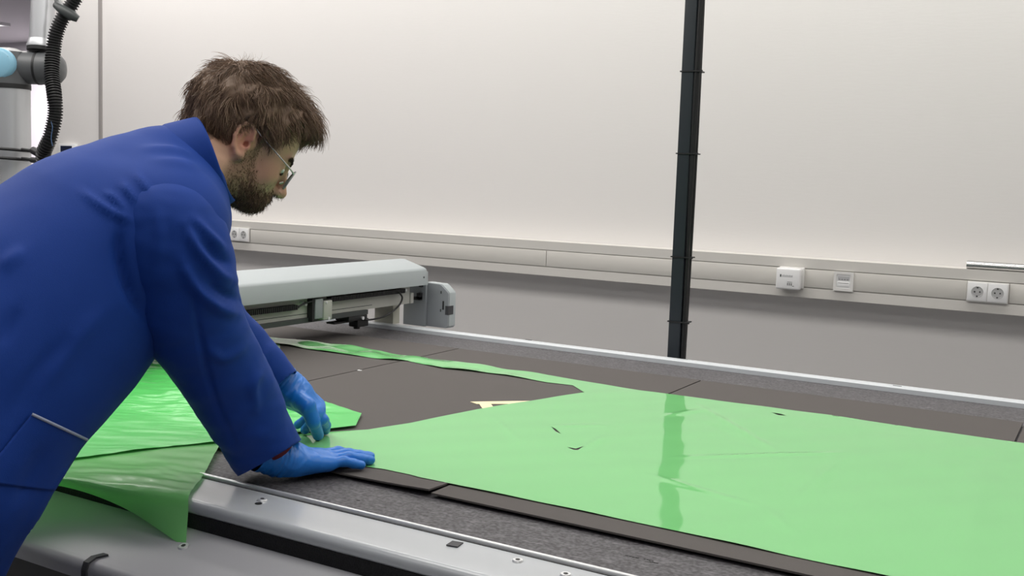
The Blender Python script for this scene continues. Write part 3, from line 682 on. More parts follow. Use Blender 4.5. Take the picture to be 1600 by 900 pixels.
def nets(F):
    X, Y, Z, D = F.X, F.Y, F.Z, F.D; I = D < 0; nx, ny, nz = D.shape
    c = np.zeros((nx-1, ny-1, nz-1), np.uint8)
    offs = [(i, j, k) for i in (0, 1) for j in (0, 1) for k in (0, 1)]
    for i, j, k in offs: c += I[i:nx-1+i, j:ny-1+j, k:nz-1+k]
    ci, cj, ck = np.nonzero((c > 0) & (c < 8)); N = len(ci); idx = -np.ones(c.shape, np.int32); idx[ci, cj, ck] = np.arange(N)
    acc = np.zeros((N, 3)); cnt = np.zeros(N)
    val = {o: D[ci+o[0], cj+o[1], ck+o[2]] for o in offs}
    pos = lambda o: np.c_[X[ci+o[0]], Y[cj+o[1]], Z[ck+o[2]]]
    for a in offs:
        for axn in range(3):
            if a[axn] == 0:
                b = list(a); b[axn] = 1; b = tuple(b); va, vb = val[a], val[b]; m = (va < 0) != (vb < 0)
                t = np.where(m, va/np.where(m, va-vb, 1), 0)[:, None]; p = pos(a)*(1-t)+pos(b)*t; acc[m] += p[m]; cnt[m] += 1
    V = acc/cnt[:, None]; Q = []
    for axn in range(3):
        s0 = [slice(None)]*3; s1 = [slice(None)]*3; s0[axn] = slice(0, -1); s1[axn] = slice(1, None)
        A, B = I[tuple(s0)], I[tuple(s1)]; e = A != B; o1, o2 = [(1, 2), (2, 0), (0, 1)][axn]
        i = np.array(np.nonzero(e)); ok = (i[o1] > 0) & (i[o2] > 0) & (i[o1] < c.shape[o1]) & (i[o2] < c.shape[o2]); i = i[:, ok]
        def g(d1, d2):
            q = i.copy(); q[o1] -= d1; q[o2] -= d2; return idx[q[0], q[1], q[2]]
        q = np.c_[g(1, 1), g(0, 1), g(0, 0), g(1, 0)]; fl = ~A[i[0], i[1], i[2]]
        q[fl] = q[fl][:, ::-1]; q = q[(q >= 0).all(1)]; Q.append(q)
    return V, np.vstack(Q)
def vnormals(V, Q):
    n = np.cross(V[Q[:, 2]]-V[Q[:, 0]], V[Q[:, 3]]-V[Q[:, 1]]); N = np.zeros_like(V)
    for k in range(4):
        for a in range(3): N[:, a] += np.bincount(Q[:, k], n[:, a], len(V))
    return N/(np.linalg.norm(N, axis=1)[:, None]+1e-12)
def smooth_mesh(V, Q, it=2, w=.5):
    for _ in range(it):
        A = np.zeros_like(V); c = np.zeros(len(V))
        for k in range(4):
            a, b = Q[:, k], Q[:, (k+1) % 4]
            for ax_ in range(3): A[:, ax_] += np.bincount(a, V[b, ax_], len(V))+np.bincount(b, V[a, ax_], len(V))
            c += np.bincount(a, minlength=len(V))+np.bincount(b, minlength=len(V))
        V = V*(1-w)+w*A/np.maximum(c, 1)[:, None]
    return V
def grid(parts):   # [(start, end, step), ...] joined rectilinear axis
    out = [parts[0][0]]
    for a, b, st in parts:
        n = max(1, int(round((b-a)/st))); out += list(a+(b-a)*np.arange(1, n+1)/n)
    return np.array(out)
def proj(V):
    c = (V-CC) @ RC.T; return 800+FPX*c[:, 0]/c[:, 2], 450+FPX*c[:, 1]/c[:, 2]
def colattr(o, C):
    a = o.data.color_attributes.new('tone', 'FLOAT_COLOR', 'POINT'); a.data.foreach_set('color', np.c_[C, np.ones(len(C))].astype(np.float32).ravel())
def strands(name, lines, r0, m, parent, cols=None, taper=.25):
    """lines: (n, k, 3) polylines -> tapered three-sided fibres in one mesh"""
    n, k, _ = lines.shape; T = np.gradient(lines, axis=1); T /= np.linalg.norm(T, axis=2)[..., None]+1e-9
    a = np.array([.31, .52, .79]); u = np.cross(T, a); u /= np.linalg.norm(u, axis=2)[..., None]+1e-9; v = np.cross(T, u)
    rad = (r0 if np.ndim(r0) else np.full(n, r0))[:, None, None]*(1-(1-taper)*np.linspace(0, 1, k)**1.5)[None, :, None]
    P = np.stack([lines+rad*(u*math.cos(t)+v*math.sin(t)) for t in (0, 2.094, 4.189)], 2).reshape(-1, 3)
    b = (np.arange(n)[:, None]*k+np.arange(k-1)[None, :]).ravel()*3; Fq = []
    for q in range(3): Fq.append(np.c_[b+q, b+(q+1) % 3, b+3+(q+1) % 3, b+3+q])
    o = tri_obj(name, P, np.vstack(Fq), m, parent)
    if cols is not None: colattr(o, np.repeat(cols, k*3, axis=0))
    o['kind'] = 'stuff'; return o
# ------------------------------------------------------------------ the person: skeleton
def nrm(v): v = np.array(v, float); return v/np.linalg.norm(v)
PITCH = math.radians(34.5); AZ = nrm((.56, .83, 0)); UPZ = np.array([0, 0, 1.])
HF = math.cos(PITCH)*AZ-math.sin(PITCH)*UPZ; HU = math.sin(PITCH)*AZ+math.cos(PITCH)*UPZ; HR = nrm(np.cross(HF, HU))
EAR = Dp(381.7, 226.7, 1.80); HO = EAR-HR*.074
def H(f, u, r): return HO+HF*f+HU*u+HR*r
HA = (HF, HU, HR)
TR = nrm((.80, -.60, 0))
SR = Dp(272, 348, 1.63); ER = Dp(312, 500, 1.70); WR = U(441, 717, .952)
EW = WR-nrm(WR-ER)*.045
SL = SR-TR*.37+np.array([0, 0, .0]); WL = Dp(449, 604, 2.12); EL = Dp(332, 500, 2.03)
NB = Dp(285, 262, 1.80)
SP = [Dp(224, 326, 1.76), Dp(152, 392, 1.70), Dp(60, 487, 1.63), Dp(-34, 585, 1.555), Dp(-122, 725, 1.48), Dp(-190, 870, 1.42)]
hipc = np.array(SP[4]); LAT = nrm(TR+np.array([0, 0, 0]))
# ---- body (one continuous surface) on a rectilinear grid that is finest around the head
hc = H(.01, .02, 0)
gx = grid([(-2.0, hc[0]-.15, .012), (hc[0]-.15, hc[0]+.15, .0024), (hc[0]+.15, -1.0, .006)])
gy = grid([(.45, hc[1]-.15, .012), (hc[1]-.15, hc[1]+.15, .0024), (hc[1]+.15, 1.78, .005)])
gz = grid([(0.0, .90, .014), (.90, 1.06, .005), (1.06, hc[2]-.165, .010), (hc[2]-.165, hc[2]+.16, .0024)])
B = Field(gx, gy, gz)
# head
for p, k in [(ell(H(-.006, .043, 0), HA, (.087, .072, .071)), .01), (ell(H(.038, .048, 0), HA, (.052, .058, .060)), .03), (ell(H(.050, -.008, 0), HA, (.044, .052, .052)), .03),
             (cone(H(.008, -.042, .046), H(.062, -.064, .012), .019, .017), .025), (cone(H(.008, -.040, -.046), H(.062, -.064, -.012), .019, .017), .025), (cone(H(.002, .0, .052), H(.008, -.042, .048), .02, .018), .02), (cone(H(.002, .0, -.052), H(.008, -.042, -.048), .02, .018), .02),
             (ell(H(.030, -.048, 0), HA, (.045, .028, .045)), .03), (ell(H(.060, -.014, .034), HA, (.026, .022, .020)), .02), (ell(H(.060, -.014, -.034), HA, (.026, .022, .020)), .02),
             (ell(H(.076, -.066, 0), HA, (.015, .013, .020)), .02), (ell(H(.080, -.047, 0), HA, (.022, .026, .026)), .02),
             (cone(H(.086, .027, .008), H(.080, .026, .036), .009, .007), .014), (cone(H(.086, .027, -.008), H(.080, .026, -.036), .009, .007), .014)]: B.add(p, k)
for s in (-1, 1): B.add(ell(H(.094, .008, s*.031), HA, (.015, .012, .016)), .012, 's'); B.add(ell(H(.0755, .010, s*.031), HA, (.0135, .0125, .0135)), .004)
B.add(cone(H(.090, .022, 0), H(.113, -.020, 0), .0065, .0095), .010); B.add(ell(H(.112, -.022, 0), HA, (.0115, .0095, .0095)), .006)
for s in (-1, 1):
    B.add(ell(H(.102, -.026, s*.0105), HA, (.011, .0075, .0065)), .006); B.add(ell(H(.105, -.034, s*.006), HA, (.004, .004, .003)), .003, 's')
B.add(cone(H(.098, -.0475, .012), H(.098, -.0475, -.012), .0052, .0052), .008); B.add(cone(H(.095, -.058, .011), H(.095, -.058, -.011), .0062, .0062), .007)
B.add(cone(H(.104, -.0525, .016), H(.104, -.0525, -.016), .0016, .0016), .004, 's')
for s in (-1, 1):   # ears: bowl, helix, lobe, canal
    earax = (nrm(HF*.94+HU*.20-HR*s*.0), nrm(HU*.97-HF*.22), HR)
    def Eh(f, u, r): return H(-.006, .004, s*.072)+earax[0]*f+earax[1]*u+HR*s*r
    B.add(ell(Eh(0, 0, .006), (nrm(earax[0]+HR*s*-.25), earax[1], nrm(HR*s+earax[0]*.25)), (.017, .029, .006)), .006)
    hx = [(.013, .008), (.012, .022), (.003, .031), (-.009, .029), (-.017, .018), (-.018, .002), (-.013, -.014), (-.004, -.024), (.004, -.027)]
    for a, b in zip(hx, hx[1:]): B.add(cone(Eh(a[0], a[1], .012-a[0]*.25), Eh(b[0], b[1], .012-b[0]*.25), .0036, .0036), .003)
    B.add(ell(Eh(.004, -.026, .008), HA, (.008, .008, .005)), .005)
    B.add(ell(Eh(.001, .004, .017), HA, (.010, .015, .010)), .004, 's'); B.add(cone(Eh(-.010, -.006, .010), Eh(-.004, .016, .010), .003, .003), .004); B.add(cone(Eh(.011, -.008, .006), Eh(.009, -.002, .008), .0045, .003), .003)
    B.add(ell(Eh(.006, -.003, .010), HA, (.005, .006, .012)), .003, 's')
# neck, trunk, limbs (beneath the clothes)
B.add(cone(NB-nrm(H(-.02, -.03, 0)-NB)*.05, H(-.008, -.035, 0), .054, .053), .03); B.add(cone(NB, H(.01, -.045, 0), .054, .05), .03)
for a, b, r0, r1 in ((SP[0], SP[1], .085, .10), (SP[1], SP[2], .10, .105), (SP[2], SP[3], .105, .11), (SP[3], SP[4], .11, .12)): B.add(econe(a, b, r0, r1, TR, 1.25), .05)
B.add(cone(SP[0], NB, .09, .065), .05); B.add(cone(SR, SL, .05, .05), .06)
for S0, E0, W0 in ((SR, ER, WR), (SL, EL, WL)):
    B.add(cone(S0, E0, .050, .040), .03); B.add(cone(E0, W0, .038, .026), .02)
HIPS = [hipc+TR*.09+np.array([0, 0, -.02]), hipc-TR*.09+np.array([0, 0, -.02])]
FEET = [hipc+TR*.10-AZ*.10, hipc-TR*.14-AZ*.02]; FEET = [np.array([f[0], f[1], .085]) for f in FEET]
KNEES = [(h+f)/2+AZ*.03 for h, f in zip(HIPS, FEET)]
for h, k_, f in zip(HIPS, KNEES, FEET):
    B.add(cone(h, k_, .085, .055), .05); B.add(cone(k_, f, .055, .038), .03); B.add(cone(f+np.array([0, 0, -.045]), f+AZ*.15+np.array([0, 0, -.055]), .035, .026), .03)
# ---- hands
def hand_right():
    P = []; d = nrm((U(572, 706, .93)-U(447, 722, .93))*np.array([1, 1, 0])); l = np.array([d[1], -d[0], 0])      # l points to the little finger
    W = np.array([WR[0], WR[1], .952]); K = W+d*.088
    P.append(('palm', cone(W, W+d*.03-UPZ*.004, .027, .025)))
    for off, rr, fwd in ((-.029, .0135, .086), (-.010, .0145, .092), (.010, .014, .088), (.029, .012, .078)):
        a = W+d*.022+l*off*.55; b = W+d*fwd+l*off; a[2] = .946; b[2] = .9395; P.append(('palm', cone(a, b, .0195, rr)))
    for off, fwd, ln, ang, r in ((-.028, .088, .078, -.05, .0088), (-.008, .094, .086, -.01, .0090), (.012, .090, .080, .03, .0087), (.030, .078, .062, .12, .0078)):
        dd = nrm(d*math.cos(ang)+l*math.sin(ang)); q = [W+d*fwd+l*off]; q[0][2] = .9410
        zs = (.9425, .9365, .9325)
        for i, fr in enumerate((.45, .75, 1.0)):
            t = W+d*fwd+l*off+dd*ln*fr; t[2] = zs[i]; q.append(t)
        for i in range(3): P.append(('finger', cone(q[i], q[i+1], r*(1.12-.1*i), r*(1.02-.1*i))))
    t0 = W+d*.015-l*.024; t0[2] = .942; t1 = W+d*.055-l*.052; t1[2] = .938; t2 = W+d*.085-l*.062; t2[2] = .934; t3 = W+d*.108-l*.066; t3[2] = .932
    P += [('thumb', cone(t0, t1, .0165, .012)), ('thumb', cone(t1, t2, .0115, .0105)), ('thumb', cone(t2, t3, .0105, .009))]
    return P
def hand_left():
    P = []; W = np.array(WL)
    K = Dp(496, 643, 2.12)                       # knuckle line centre
    d = nrm(K-W); near = nrm(-RC[2]*np.array([1, 1, 0])-RC[0]*.2); l = nrm(near-d*(near@d))    # towards the camera: thumb side
    P.append(('palm', cone(W, W+d*.03, .029, .029)))
    L = np.linalg.norm(K-W)
    kn = {}
    for nm, off, rr, ff in (('index', .027, .0145, .97), ('middle', .008, .015, 1.0), ('ring', -.012, .014, .96), ('little', -.030, .0125, .88)):
        b = W+d*L*ff+l*off*.9; kn[nm] = b; P.append(('palm', cone(W+d*.02+l*off*.55, b, .019, rr)))
    tips = {'index': (U(508, 672, .934), .0098), 'middle': (U(500, 669, .934), .0092), 'ring': (U(476, 672, .934), .0088), 'little': (U(465, 664, .940), .0080)}
    mids = {'index': Dp(497, 664, 2.105), 'middle': Dp(511, 655, 2.15), 'ring': Dp(482, 655, 2.17), 'little': Dp(466, 646, 2.19)}
    for nm in tips:
        tp, r = tips[nm]; a = kn[nm]
        if nm in ('index',): m = a*.6+tp*.4+RC[0]*.010
        if nm == 'middle': m = a+RC[0]*.012+np.array([0, 0, -.014])
        if nm in ('ring', 'little'):
            m = a*.5+tp*.5+RC[0]*.006
        m2 = (m+tp)/2+RC[0]*.002
        P += [('finger', cone(a, m, r*1.15, r*1.05)), ('finger', cone(m, m2, r*1.05, r)), ('finger', cone(m2, tp, r, r*.85))]
    t0 = W+d*.025+l*.018; t1 = Dp(480, 634, 2.075); t2 = Dp(489, 658, 2.085); t3 = U(497, 680, .935)
    P += [('thumb', cone(t0, t1, .019, .0150)), ('thumb', cone(t1, t2, .0140, .0122)), ('thumb', cone(t2, t3, .0118, .0098))]
    return P
def mkprims(P, dr):
    out = []
    for nm, (f, lo, hi) in P: out.append((nm, ((lambda x, y, z, f=f: f(x, y, z)+dr), lo, hi)))
    return out
HRp, HLp = hand_right(), hand_left()
for PP in (HRp, HLp):
    for nm, p in mkprims(PP, .0045): B.add(p, .012 if nm == 'palm' else .005)
V, Q = nets(B); V = smooth_mesh(V, Q, 1, .35)
body = tri_obj('person', V, Q, 'skin')
rel = V-HO; f_, u_, r_ = rel@HF, rel@HU, rel@HR
skin = np.array([.56, .335, .235]); Cl = np.tile(skin, (len(V), 1))
def mixc(Cl, c, w): w = np.clip(w, 0, 1)[:, None]; return Cl*(1-w)+np.array(c)*w
head = (np.linalg.norm(rel, axis=1) < .2)
red = lambda f, u, r, s: np.exp(-(((f_-f)**2+(u_-u)**2+(np.abs(r_)-r)**2)/s**2))
Cl = mixc(Cl, [.52, .22, .16], .55*red(.065, -.015, .04, .025)); Cl = mixc(Cl, [.58, .25, .18], .6*red(.115, -.022, 0, .014)); Cl = mixc(Cl, [.58, .22, .16], .75*red(-.006, .005, .083, .022))
Cl = mixc(Cl, [.42, .16, .13], 1.2*red(.1, -.053, .0, .012))
def beardmask(f, u, r):
    ar = np.abs(r)
    up_ = np.interp(f, [-.02, .010, .022, .035, .055, .070, .082, .095, .11], [-.05, -.01, .020, -.012, -.036, -.043, -.040, -.034, -.034])
    m = 1/(1+np.exp((u-up_)/.0035)); m = m*np.clip((f+.012)/.014, 0, 1)*np.clip((u+.135)/.02, 0, 1)
    lips = np.exp(-(((u+.053)/.008)**2+(ar/.020)**2))*(f > .085); return m*(1-lips)
bmk = beardmask(f_, u_, r_)*head
Cl = mixc(Cl, [.16, .09, .06], .6*bmk)
Cl = mixc(Cl, [.10, .06, .04], .7*np.exp(-(((u_-.0275)/.0045)**2))*(f_ > .06)*(np.abs(np.abs(r_)-.028) < .018)*head)
Cl = mixc(Cl, [.16, .10, .07], .7*(u_ > np.interp(f_, [-.11, -.058, -.036, -.012, .0, .012, .02, .035, .05, .055, .075, .1], [-.06, -.04, .0, .045, .045, .03, .0, .03, .05, .07, .085, .09]))*head)
colattr(body, Cl)
bodyBVH = BVHTree.FromPolygons([tuple(v) for v in V], [tuple(int(i) for i in q) for q in Q])
tag(body, 'bearded man in blue lab coat and glasses leaning over the table, gloved hands on film', 'person')
# eyes
M['eye'] = mat('eye_white', (.7, .68, .66, 1), .15); M['iris'] = mat('dark_iris', (.03, .02, .015, 1), .2)
def uvs(name, c, r, m, par, n=20):
    bm = bmesh.new(); bmesh.ops.create_uvsphere(bm, u_segments=n, v_segments=n//2, radius=1)
    R3 = Matrix((HF, HU, HR)).transposed()
    for v in bm.verts: v.co = Vector(c)+R3@Vector((v.co.x*r[0], v.co.y*r[1], v.co.z*r[2]))
    return bm_obj(name, bm, m, par, smooth=True)
for s in (-1, 1):
    e = uvs('eye', H(.0785, .009, s*.031), (.0118, .0085, .0118), 'eye', body); uvs('iris', H(.0885, .004, s*.031), (.0028, .0045, .0050), 'iris', e)
# ---- gloves
def glove(PP, W, back, dr, seed):
    lo = np.min([p[1][1] for p in PP], axis=0)-.02; hi = np.max([p[1][2] for p in PP], axis=0)+.02; lo = np.minimum(lo, W-back*.065-.05); hi = np.maximum(hi, W-back*.065+.05)
    G = Field(*[np.arange(lo[i], hi[i], .0018) for i in range(3)])
    for nm, p in mkprims(PP, -dr): G.add(p, .012 if nm == 'palm' else .0042)
    G.add(cone(W-back*.055, W+back*.01, .0325, .030), .02)
    # cut the cuff open end flat
    V, Q = nets(G); V = smooth_mesh(V, Q, 1, .4)
    s = (V-W)@back; N = vnormals(V, Q)
    keep = s > -.060
    w = np.clip((.03-s)/.04, 0, 1)
    amp = np.array([noise.noise(Vector((ss*190+seed, a*9, b*9))) for ss, (a, b) in zip(s, (V-W)[:, [0, 2]]*3)])
    V = V+N*(amp*.0022*w+.0006*np.sin(s*330+7*(V-W)[:, 0]*20)*w)[:, None]
    # knuckle creases and pulls on the back of the hand
    cr = np.array([noise.noise(Vector(tuple(v*38+seed))) for v in V]); V = V+N*(.0009*(1-np.abs(cr)*3).clip(0, 1))[:, None]
    Q = Q[keep[Q].all(1)]
    return V, Q
dR = nrm((U(572, 706, .93)-U(447, 722, .93))*np.array([1, 1, 0])); armR = nrm(WR-ER); armL = nrm(WL-EL)
bR = nrm(dR*.8+armR*.5)
V, Q = glove(HRp, WR, bR, .0008, 3.); V[:, 2] = np.maximum(V[:, 2], FZ+.0012); g1 = tri_obj('glove', V, Q, 'glove', body); g1['label'] = 'bright blue glove laid flat on the film'
V, Q = glove(HLp, WL, armL, .0008, 8.); g2 = tri_obj('glove', V, Q, 'glove', body); g2['label'] = 'blue glove with fingers bent down on the film'
def cut(o, co, no):
    bm = bmesh.new(); bm.from_mesh(o.data); bmesh.ops.bisect_plane(bm, geom=bm.verts[:]+bm.edges[:]+bm.faces[:], plane_co=Vector(co), plane_no=Vector(no), clear_outer=True)
    bm.to_mesh(o.data); bm.free(); o.data.shade_smooth()
cut(g1, WR-bR*.052, -bR); cut(g2, WL-armL*.036, -armL)
for g in (g1, g2): sm = g.modifiers.new('s', 'SOLIDIFY'); sm.thickness = .0008; sm.offset = 1
# ---- lab coat
def creases(V, N, lst):
    for pts, d0, amp, w in lst:
        P = np.array([Dp(x, y, d0) for x, y in crom([(a, b) for a, b in pts], 6)])
        x, y = proj(V); px, py = proj(P); dep = (V-CC)@RC[2]
        best = np.full(len(V), 1e9); tt = np.zeros(len(V))
        for i in range(len(px)-1):
            a = np.array([px[i], py[i]]); b = np.array([px[i+1], py[i+1]]); dd = b-a; L = dd@dd+1e-9
            t = np.clip(((x-a[0])*dd[0]+(y-a[1])*dd[1])/L, 0, 1); q = np.hypot(x-a[0]-t*dd[0], y-a[1]-t*dd[1]); m = q < best; best[m] = q[m]; tt[m] = ((i+t)/(len(px)-1))[m]
        front = (N@RC[2] < .15) & (np.abs(dep-d0) < .16)
        V = V+N*(1.5*amp*np.exp(-(best/w)**2)*np.sin(np.pi*np.clip(tt, .03, .97))**.6*front)[:, None]
    return V
Cf = Field(np.arange(-2.0, -1.02, .0065), np.arange(.55, 1.72, .0065), np.arange(.50, 1.62, .0065))
T0 = SP[0]; tn = nrm(np.cross(TR, nrm(SP[1]-SP[0])))
Cf.add(econe(SP[0], SP[1], .124, .158, TR, 1.25), .05); Cf.add(econe(SP[1], SP[2], .158, .176, TR, 1.15), .05)
Cf.add(econe(SP[2], SP[3], .176, .172, TR, 1.12), .05); Cf.add(econe(SP[3], SP[4], .170, .158, TR, 1.15), .05); Cf.add(econe(SP[4], SP[5]*.0+np.array(SP[4])+(-.10, -.10, -.42), .158, .150, TR, 1.2), .05)
Cf.add(cone(SR-TR*.01, SL+TR*.02, .083, .082), .07)
Cf.add(cone(NB-nrm(HO-NB)*.02, SP[0], .072, .12), .05)
Cf.add(cone(SL, EL, .075, .062), .04)
# hollow below the hem and the neck opening
V, Q = nets(Cf); V = smooth_mesh(V, Q, 3, .5)
nd = nrm(H(-.005, -.03, 0)-NB); sN = (V-NB)@nd; rad = np.linalg.norm((V-NB)-sN[:, None]*nd, axis=1)
zhem = .56; ko = ~(((sN > .035) & (rad < .085))) & (V[:, 2] > zhem)
Q = Q[ko[Q].all(1)]
N = vnormals(V, Q)
nz_ = np.array([noise.fractal(Vector(tuple(v*5)), 1., 2., 3) for v in V]); V = V+N*(nz_*.004)[:, None]
TOR = [(((205, 345), (170, 330), (128, 300)), 1.6, .005, 6), (((198, 332), (180, 312), (165, 300)), 1.6, .004, 5), (((215, 318), (200, 300), (190, 285)), 1.6, .004, 5), (((232, 305), (225, 290), (210, 270)), 1.65, .0035, 5),
       (((300, 245), (270, 235), (220, 232)), 1.7, .004, 6), (((310, 265), (285, 255), (240, 250)), 1.7, .0035, 6), (((188, 352), (186, 395), (205, 455), (235, 505)), 1.62, -.010, 9),
       (((30, 480), (0, 540)), 1.5, -.004, 12), (((120, 520), (60, 580), (20, 650)), 1.5, -.004, 14), (((165, 480), (110, 540), (70, 600)), 1.5, .004, 14), (((40, 390), (0, 420)), 1.5, .004, 12), (((110, 700), (60, 800), (40, 870)), 1.4, .004, 10), (((70, 700), (30, 780)), 1.4, -.004, 10)]
V = creases(V, N, TOR)
coat = tri_obj('lab_coat', V, Q, 'coat', body); coat['label'] = 'royal blue lab coat'
coatBVH = BVHTree.FromPolygons([tuple(v) for v in V], [tuple(int(i) for i in q) for q in Q])
md = coat.modifiers.new('s', 'SOLIDIFY'); md.thickness = .002; md.offset = -1
def sleeve(S0, E0, W0, rs, cuts, creas, name='sleeve', hang=0):
    pts = crom([S0-nrm(np.array(E0)-S0)*.01, (S0+E0)/2+hang*np.array([0, 0, -.01]), E0, (E0*.5+W0*.5), W0, W0+nrm(W0-E0)*.09], 3)
    lo = pts.min(0)-.14; hi = pts.max(0)+.14; G = Field(*[np.arange(lo[i], hi[i], .0048) for i in range(3)])
    rr = np.interp(np.linspace(0, 1, len(pts)), np.linspace(0, 1, len(rs)), rs)
    for a, b, ra, rb_ in zip(pts, pts[1:], rr, rr[1:]): G.add(cone(a, b, ra, rb_), .02)
    V, Q = nets(G); V = smooth_mesh(V, Q, 2, .5); N = vnormals(V, Q)
    d = cuts; s = (V-W0)@d
    keep = s < 0.02
    ax_ = nrm(E0-S0); t = (V-S0)@ax_
    n1 = np.array([noise.fractal(Vector((v[0]*9, v[1]*9, v[2]*14)), 1., 2., 3) for v in V]); V = V+N*(.0045*n1)[:, None]
    V = creases(V, N, creas)
    Q = Q[keep[Q].all(1)]
    o = tri_obj(name, V, Q, 'coat', coat); cut(o, W0, d); md = o.modifiers.new('s', 'SOLIDIFY'); md.thickness = .0030; md.offset = -1
    return o
SLV = [(((352, 392), (330, 372), (300, 340)), 1.6, .006, 7), (((365, 440), (338, 425), (305, 385), (290, 350)), 1.6, .008, 8), (((372, 492), (340, 480), (305, 450), (285, 410)), 1.6, .009, 9), (((374, 470), (350, 458), (325, 440)), 1.6, -.006, 6),
       (((385, 540), (350, 560), (325, 545)), 1.65, .004, 8), (((300, 440), (312, 520), (335, 620), (370, 700)), 1.65, -.0035, 5), (((410, 580), (395, 600), (400, 640)), 1.75, .005, 8), (((362, 415), (340, 402), (318, 380)), 1.6, -.005, 6), (((245, 330), (250, 370), (240, 420)), 1.6, .003, 10)]
EC = Dp(310, 498, 1.68); CR_ = Dp(422, 715, 1.87)
HEM = nrm(RC[0]*.49+RC[1]*.87)
sleeve(Dp(262, 368, 1.615), Dp(291, 482, 1.655), CR_, [.082, .085, .084, .080, .076, .073, .068, .063, .058, .053, .048], HEM, SLV)
CL_ = Dp(437, 604, 2.08)
sleeve(SL, Dp(330, 500, 2.02), CL_, [.072, .068, .064, .058, .050, .042, .036, .034], nrm(RC[0]*.68+RC[1]*.73), [(((420, 545), (400, 575), (405, 600)), 2.03, .004, 7)])
# collar: a standing band round the neck, back higher
ndc = nrm(RC[0]*.88-RC[1]*.42+RC[2]*.22); CC0 = Dp(303, 261, 1.80)
def collar():
    n, m = 64, 8; ux = nrm(np.cross(ndc, TR)); vx = nrm(np.cross(ndc, ux)); Vc = []; c0 = CC0
    for i in range(n):
        a = 2*math.pi*i/n; dirv = ux*math.cos(a)+vx*math.sin(a)
        for j in range(m):
            t = j/(m-1); r = .085-.009*t+.0025*math.sin(a*3+1); h = -.018+.058*t+.004*math.sin(a*2)
            Vc.append(c0+dirv*r+ndc*h)
    Fc = [(i*m+j, ((i+1) % n)*m+j, ((i+1) % n)*m+j+1, i*m+j+1) for i in range(n) for j in range(m-1)]
    o = tri_obj('collar', np.array(Vc), Fc, 'coat', coat); md = o.modifiers.new('s', 'SOLIDIFY'); md.thickness = .006; md.offset = 0
    sb = o.modifiers.new('b', 'SUBSURF'); sb.levels = 1; sb.render_levels = 1
collar()
# red inner cuffs
for W0, d, r in ((WR, armR, .036), (WL, armL, .034)):
    o = tube('inner_cuff', [W0-d*.060, W0-d*.034, W0-d*.030], [r, r, r*.97], 'undershirt', coat, 28)
# pocket with reflective piping, laid on the coat surface
def hitc(x, y):
    d = RC.T @ np.array([(x-800)/FPX, (y-450)/FPX, 1.]); h = coatBVH.ray_cast(Vector(CC), Vector(d).normalized()); return h[0]
def pocket():
    A, Bq, Cq, Dq = (50, 643), (140, 686), (88, 770), (-40, 755); n = 18; pts = []; 
    for i in range(n+1):
        for j in range(n+1):
            s, t = i/n, j/n; x = (A[0]*(1-s)+Bq[0]*s)*(1-t)+(Dq[0]*(1-s)+Cq[0]*s)*t; y = (A[1]*(1-s)+Bq[1]*s)*(1-t)+(Dq[1]*(1-s)+Cq[1]*s)*t
            h = hitc(x, y)
            if h is None:
                xx = x
                while h is None and xx > x-60: xx -= 2; h = hitc(xx, y)
                if h is None: h = Vector(Dp(x, y, 1.42))
                dep = (np.array(h)-CC)@RC[2]; h = Vector(Dp(x, y, dep))
            dep = (np.array(h)-CC)@RC[2]-.004-.008*math.sin(math.pi*s)*(1-t)
            pts.append(Dp(x, y, dep))
    Fq = [(i*(n+1)+j, i*(n+1)+j+1, (i+1)*(n+1)+j+1, (i+1)*(n+1)+j) for i in range(n) for j in range(n)]
    P = smooth_mesh(np.array(pts), np.array(Fq), 3, .4); top = [P[i*(n+1)] for i in range(n+1)]
    o = tri_obj('pocket', P, Fq, 'coat', coat); md = o.modifiers.new('s', 'SOLIDIFY'); md.thickness = .003; md.offset = -1
    p = tube('piping', top, .0022, 'piping', coat, 8); p['label'] = 'light grey piping along the pocket mouth'
pocket()
# trousers and shoes
Tf = Field(np.arange(-2.1, -1.05, .012), np.arange(.4, 1.2, .012), np.arange(.05, 1.0, .014))
for h, k_, f in zip(HIPS, KNEES, FEET): Tf.add(cone(h, k_, .098, .075), .05); Tf.add(cone(k_, f, .075, .062), .03)
V, Q = nets(Tf); V = smooth_mesh(V, Q, 2); tri_obj('trousers', V, Q, 'trousers', body)
for f in FEET:
    Sf = Field(*[np.arange(f[i]-.13, f[i]+.27, .007) for i in range(2)], np.arange(0.0, .16, .006))
    side = nrm(np.cross(AZ, UPZ))
    g = np.array([f[0], f[1], .045]); Sf.add(econe(g-AZ*.03, g+AZ*.17-np.array([0, 0, .008]), .045, .036, side, 1.05), .03); Sf.add(cone(g, g+np.array([0, 0, .045]), .045, .05), .03)
    V, Q = nets(Sf); V = smooth_mesh(V, Q, 2); V[:, 2] = np.maximum(V[:, 2], .002); tri_obj('shoe', V, Q, 'shoe', body)
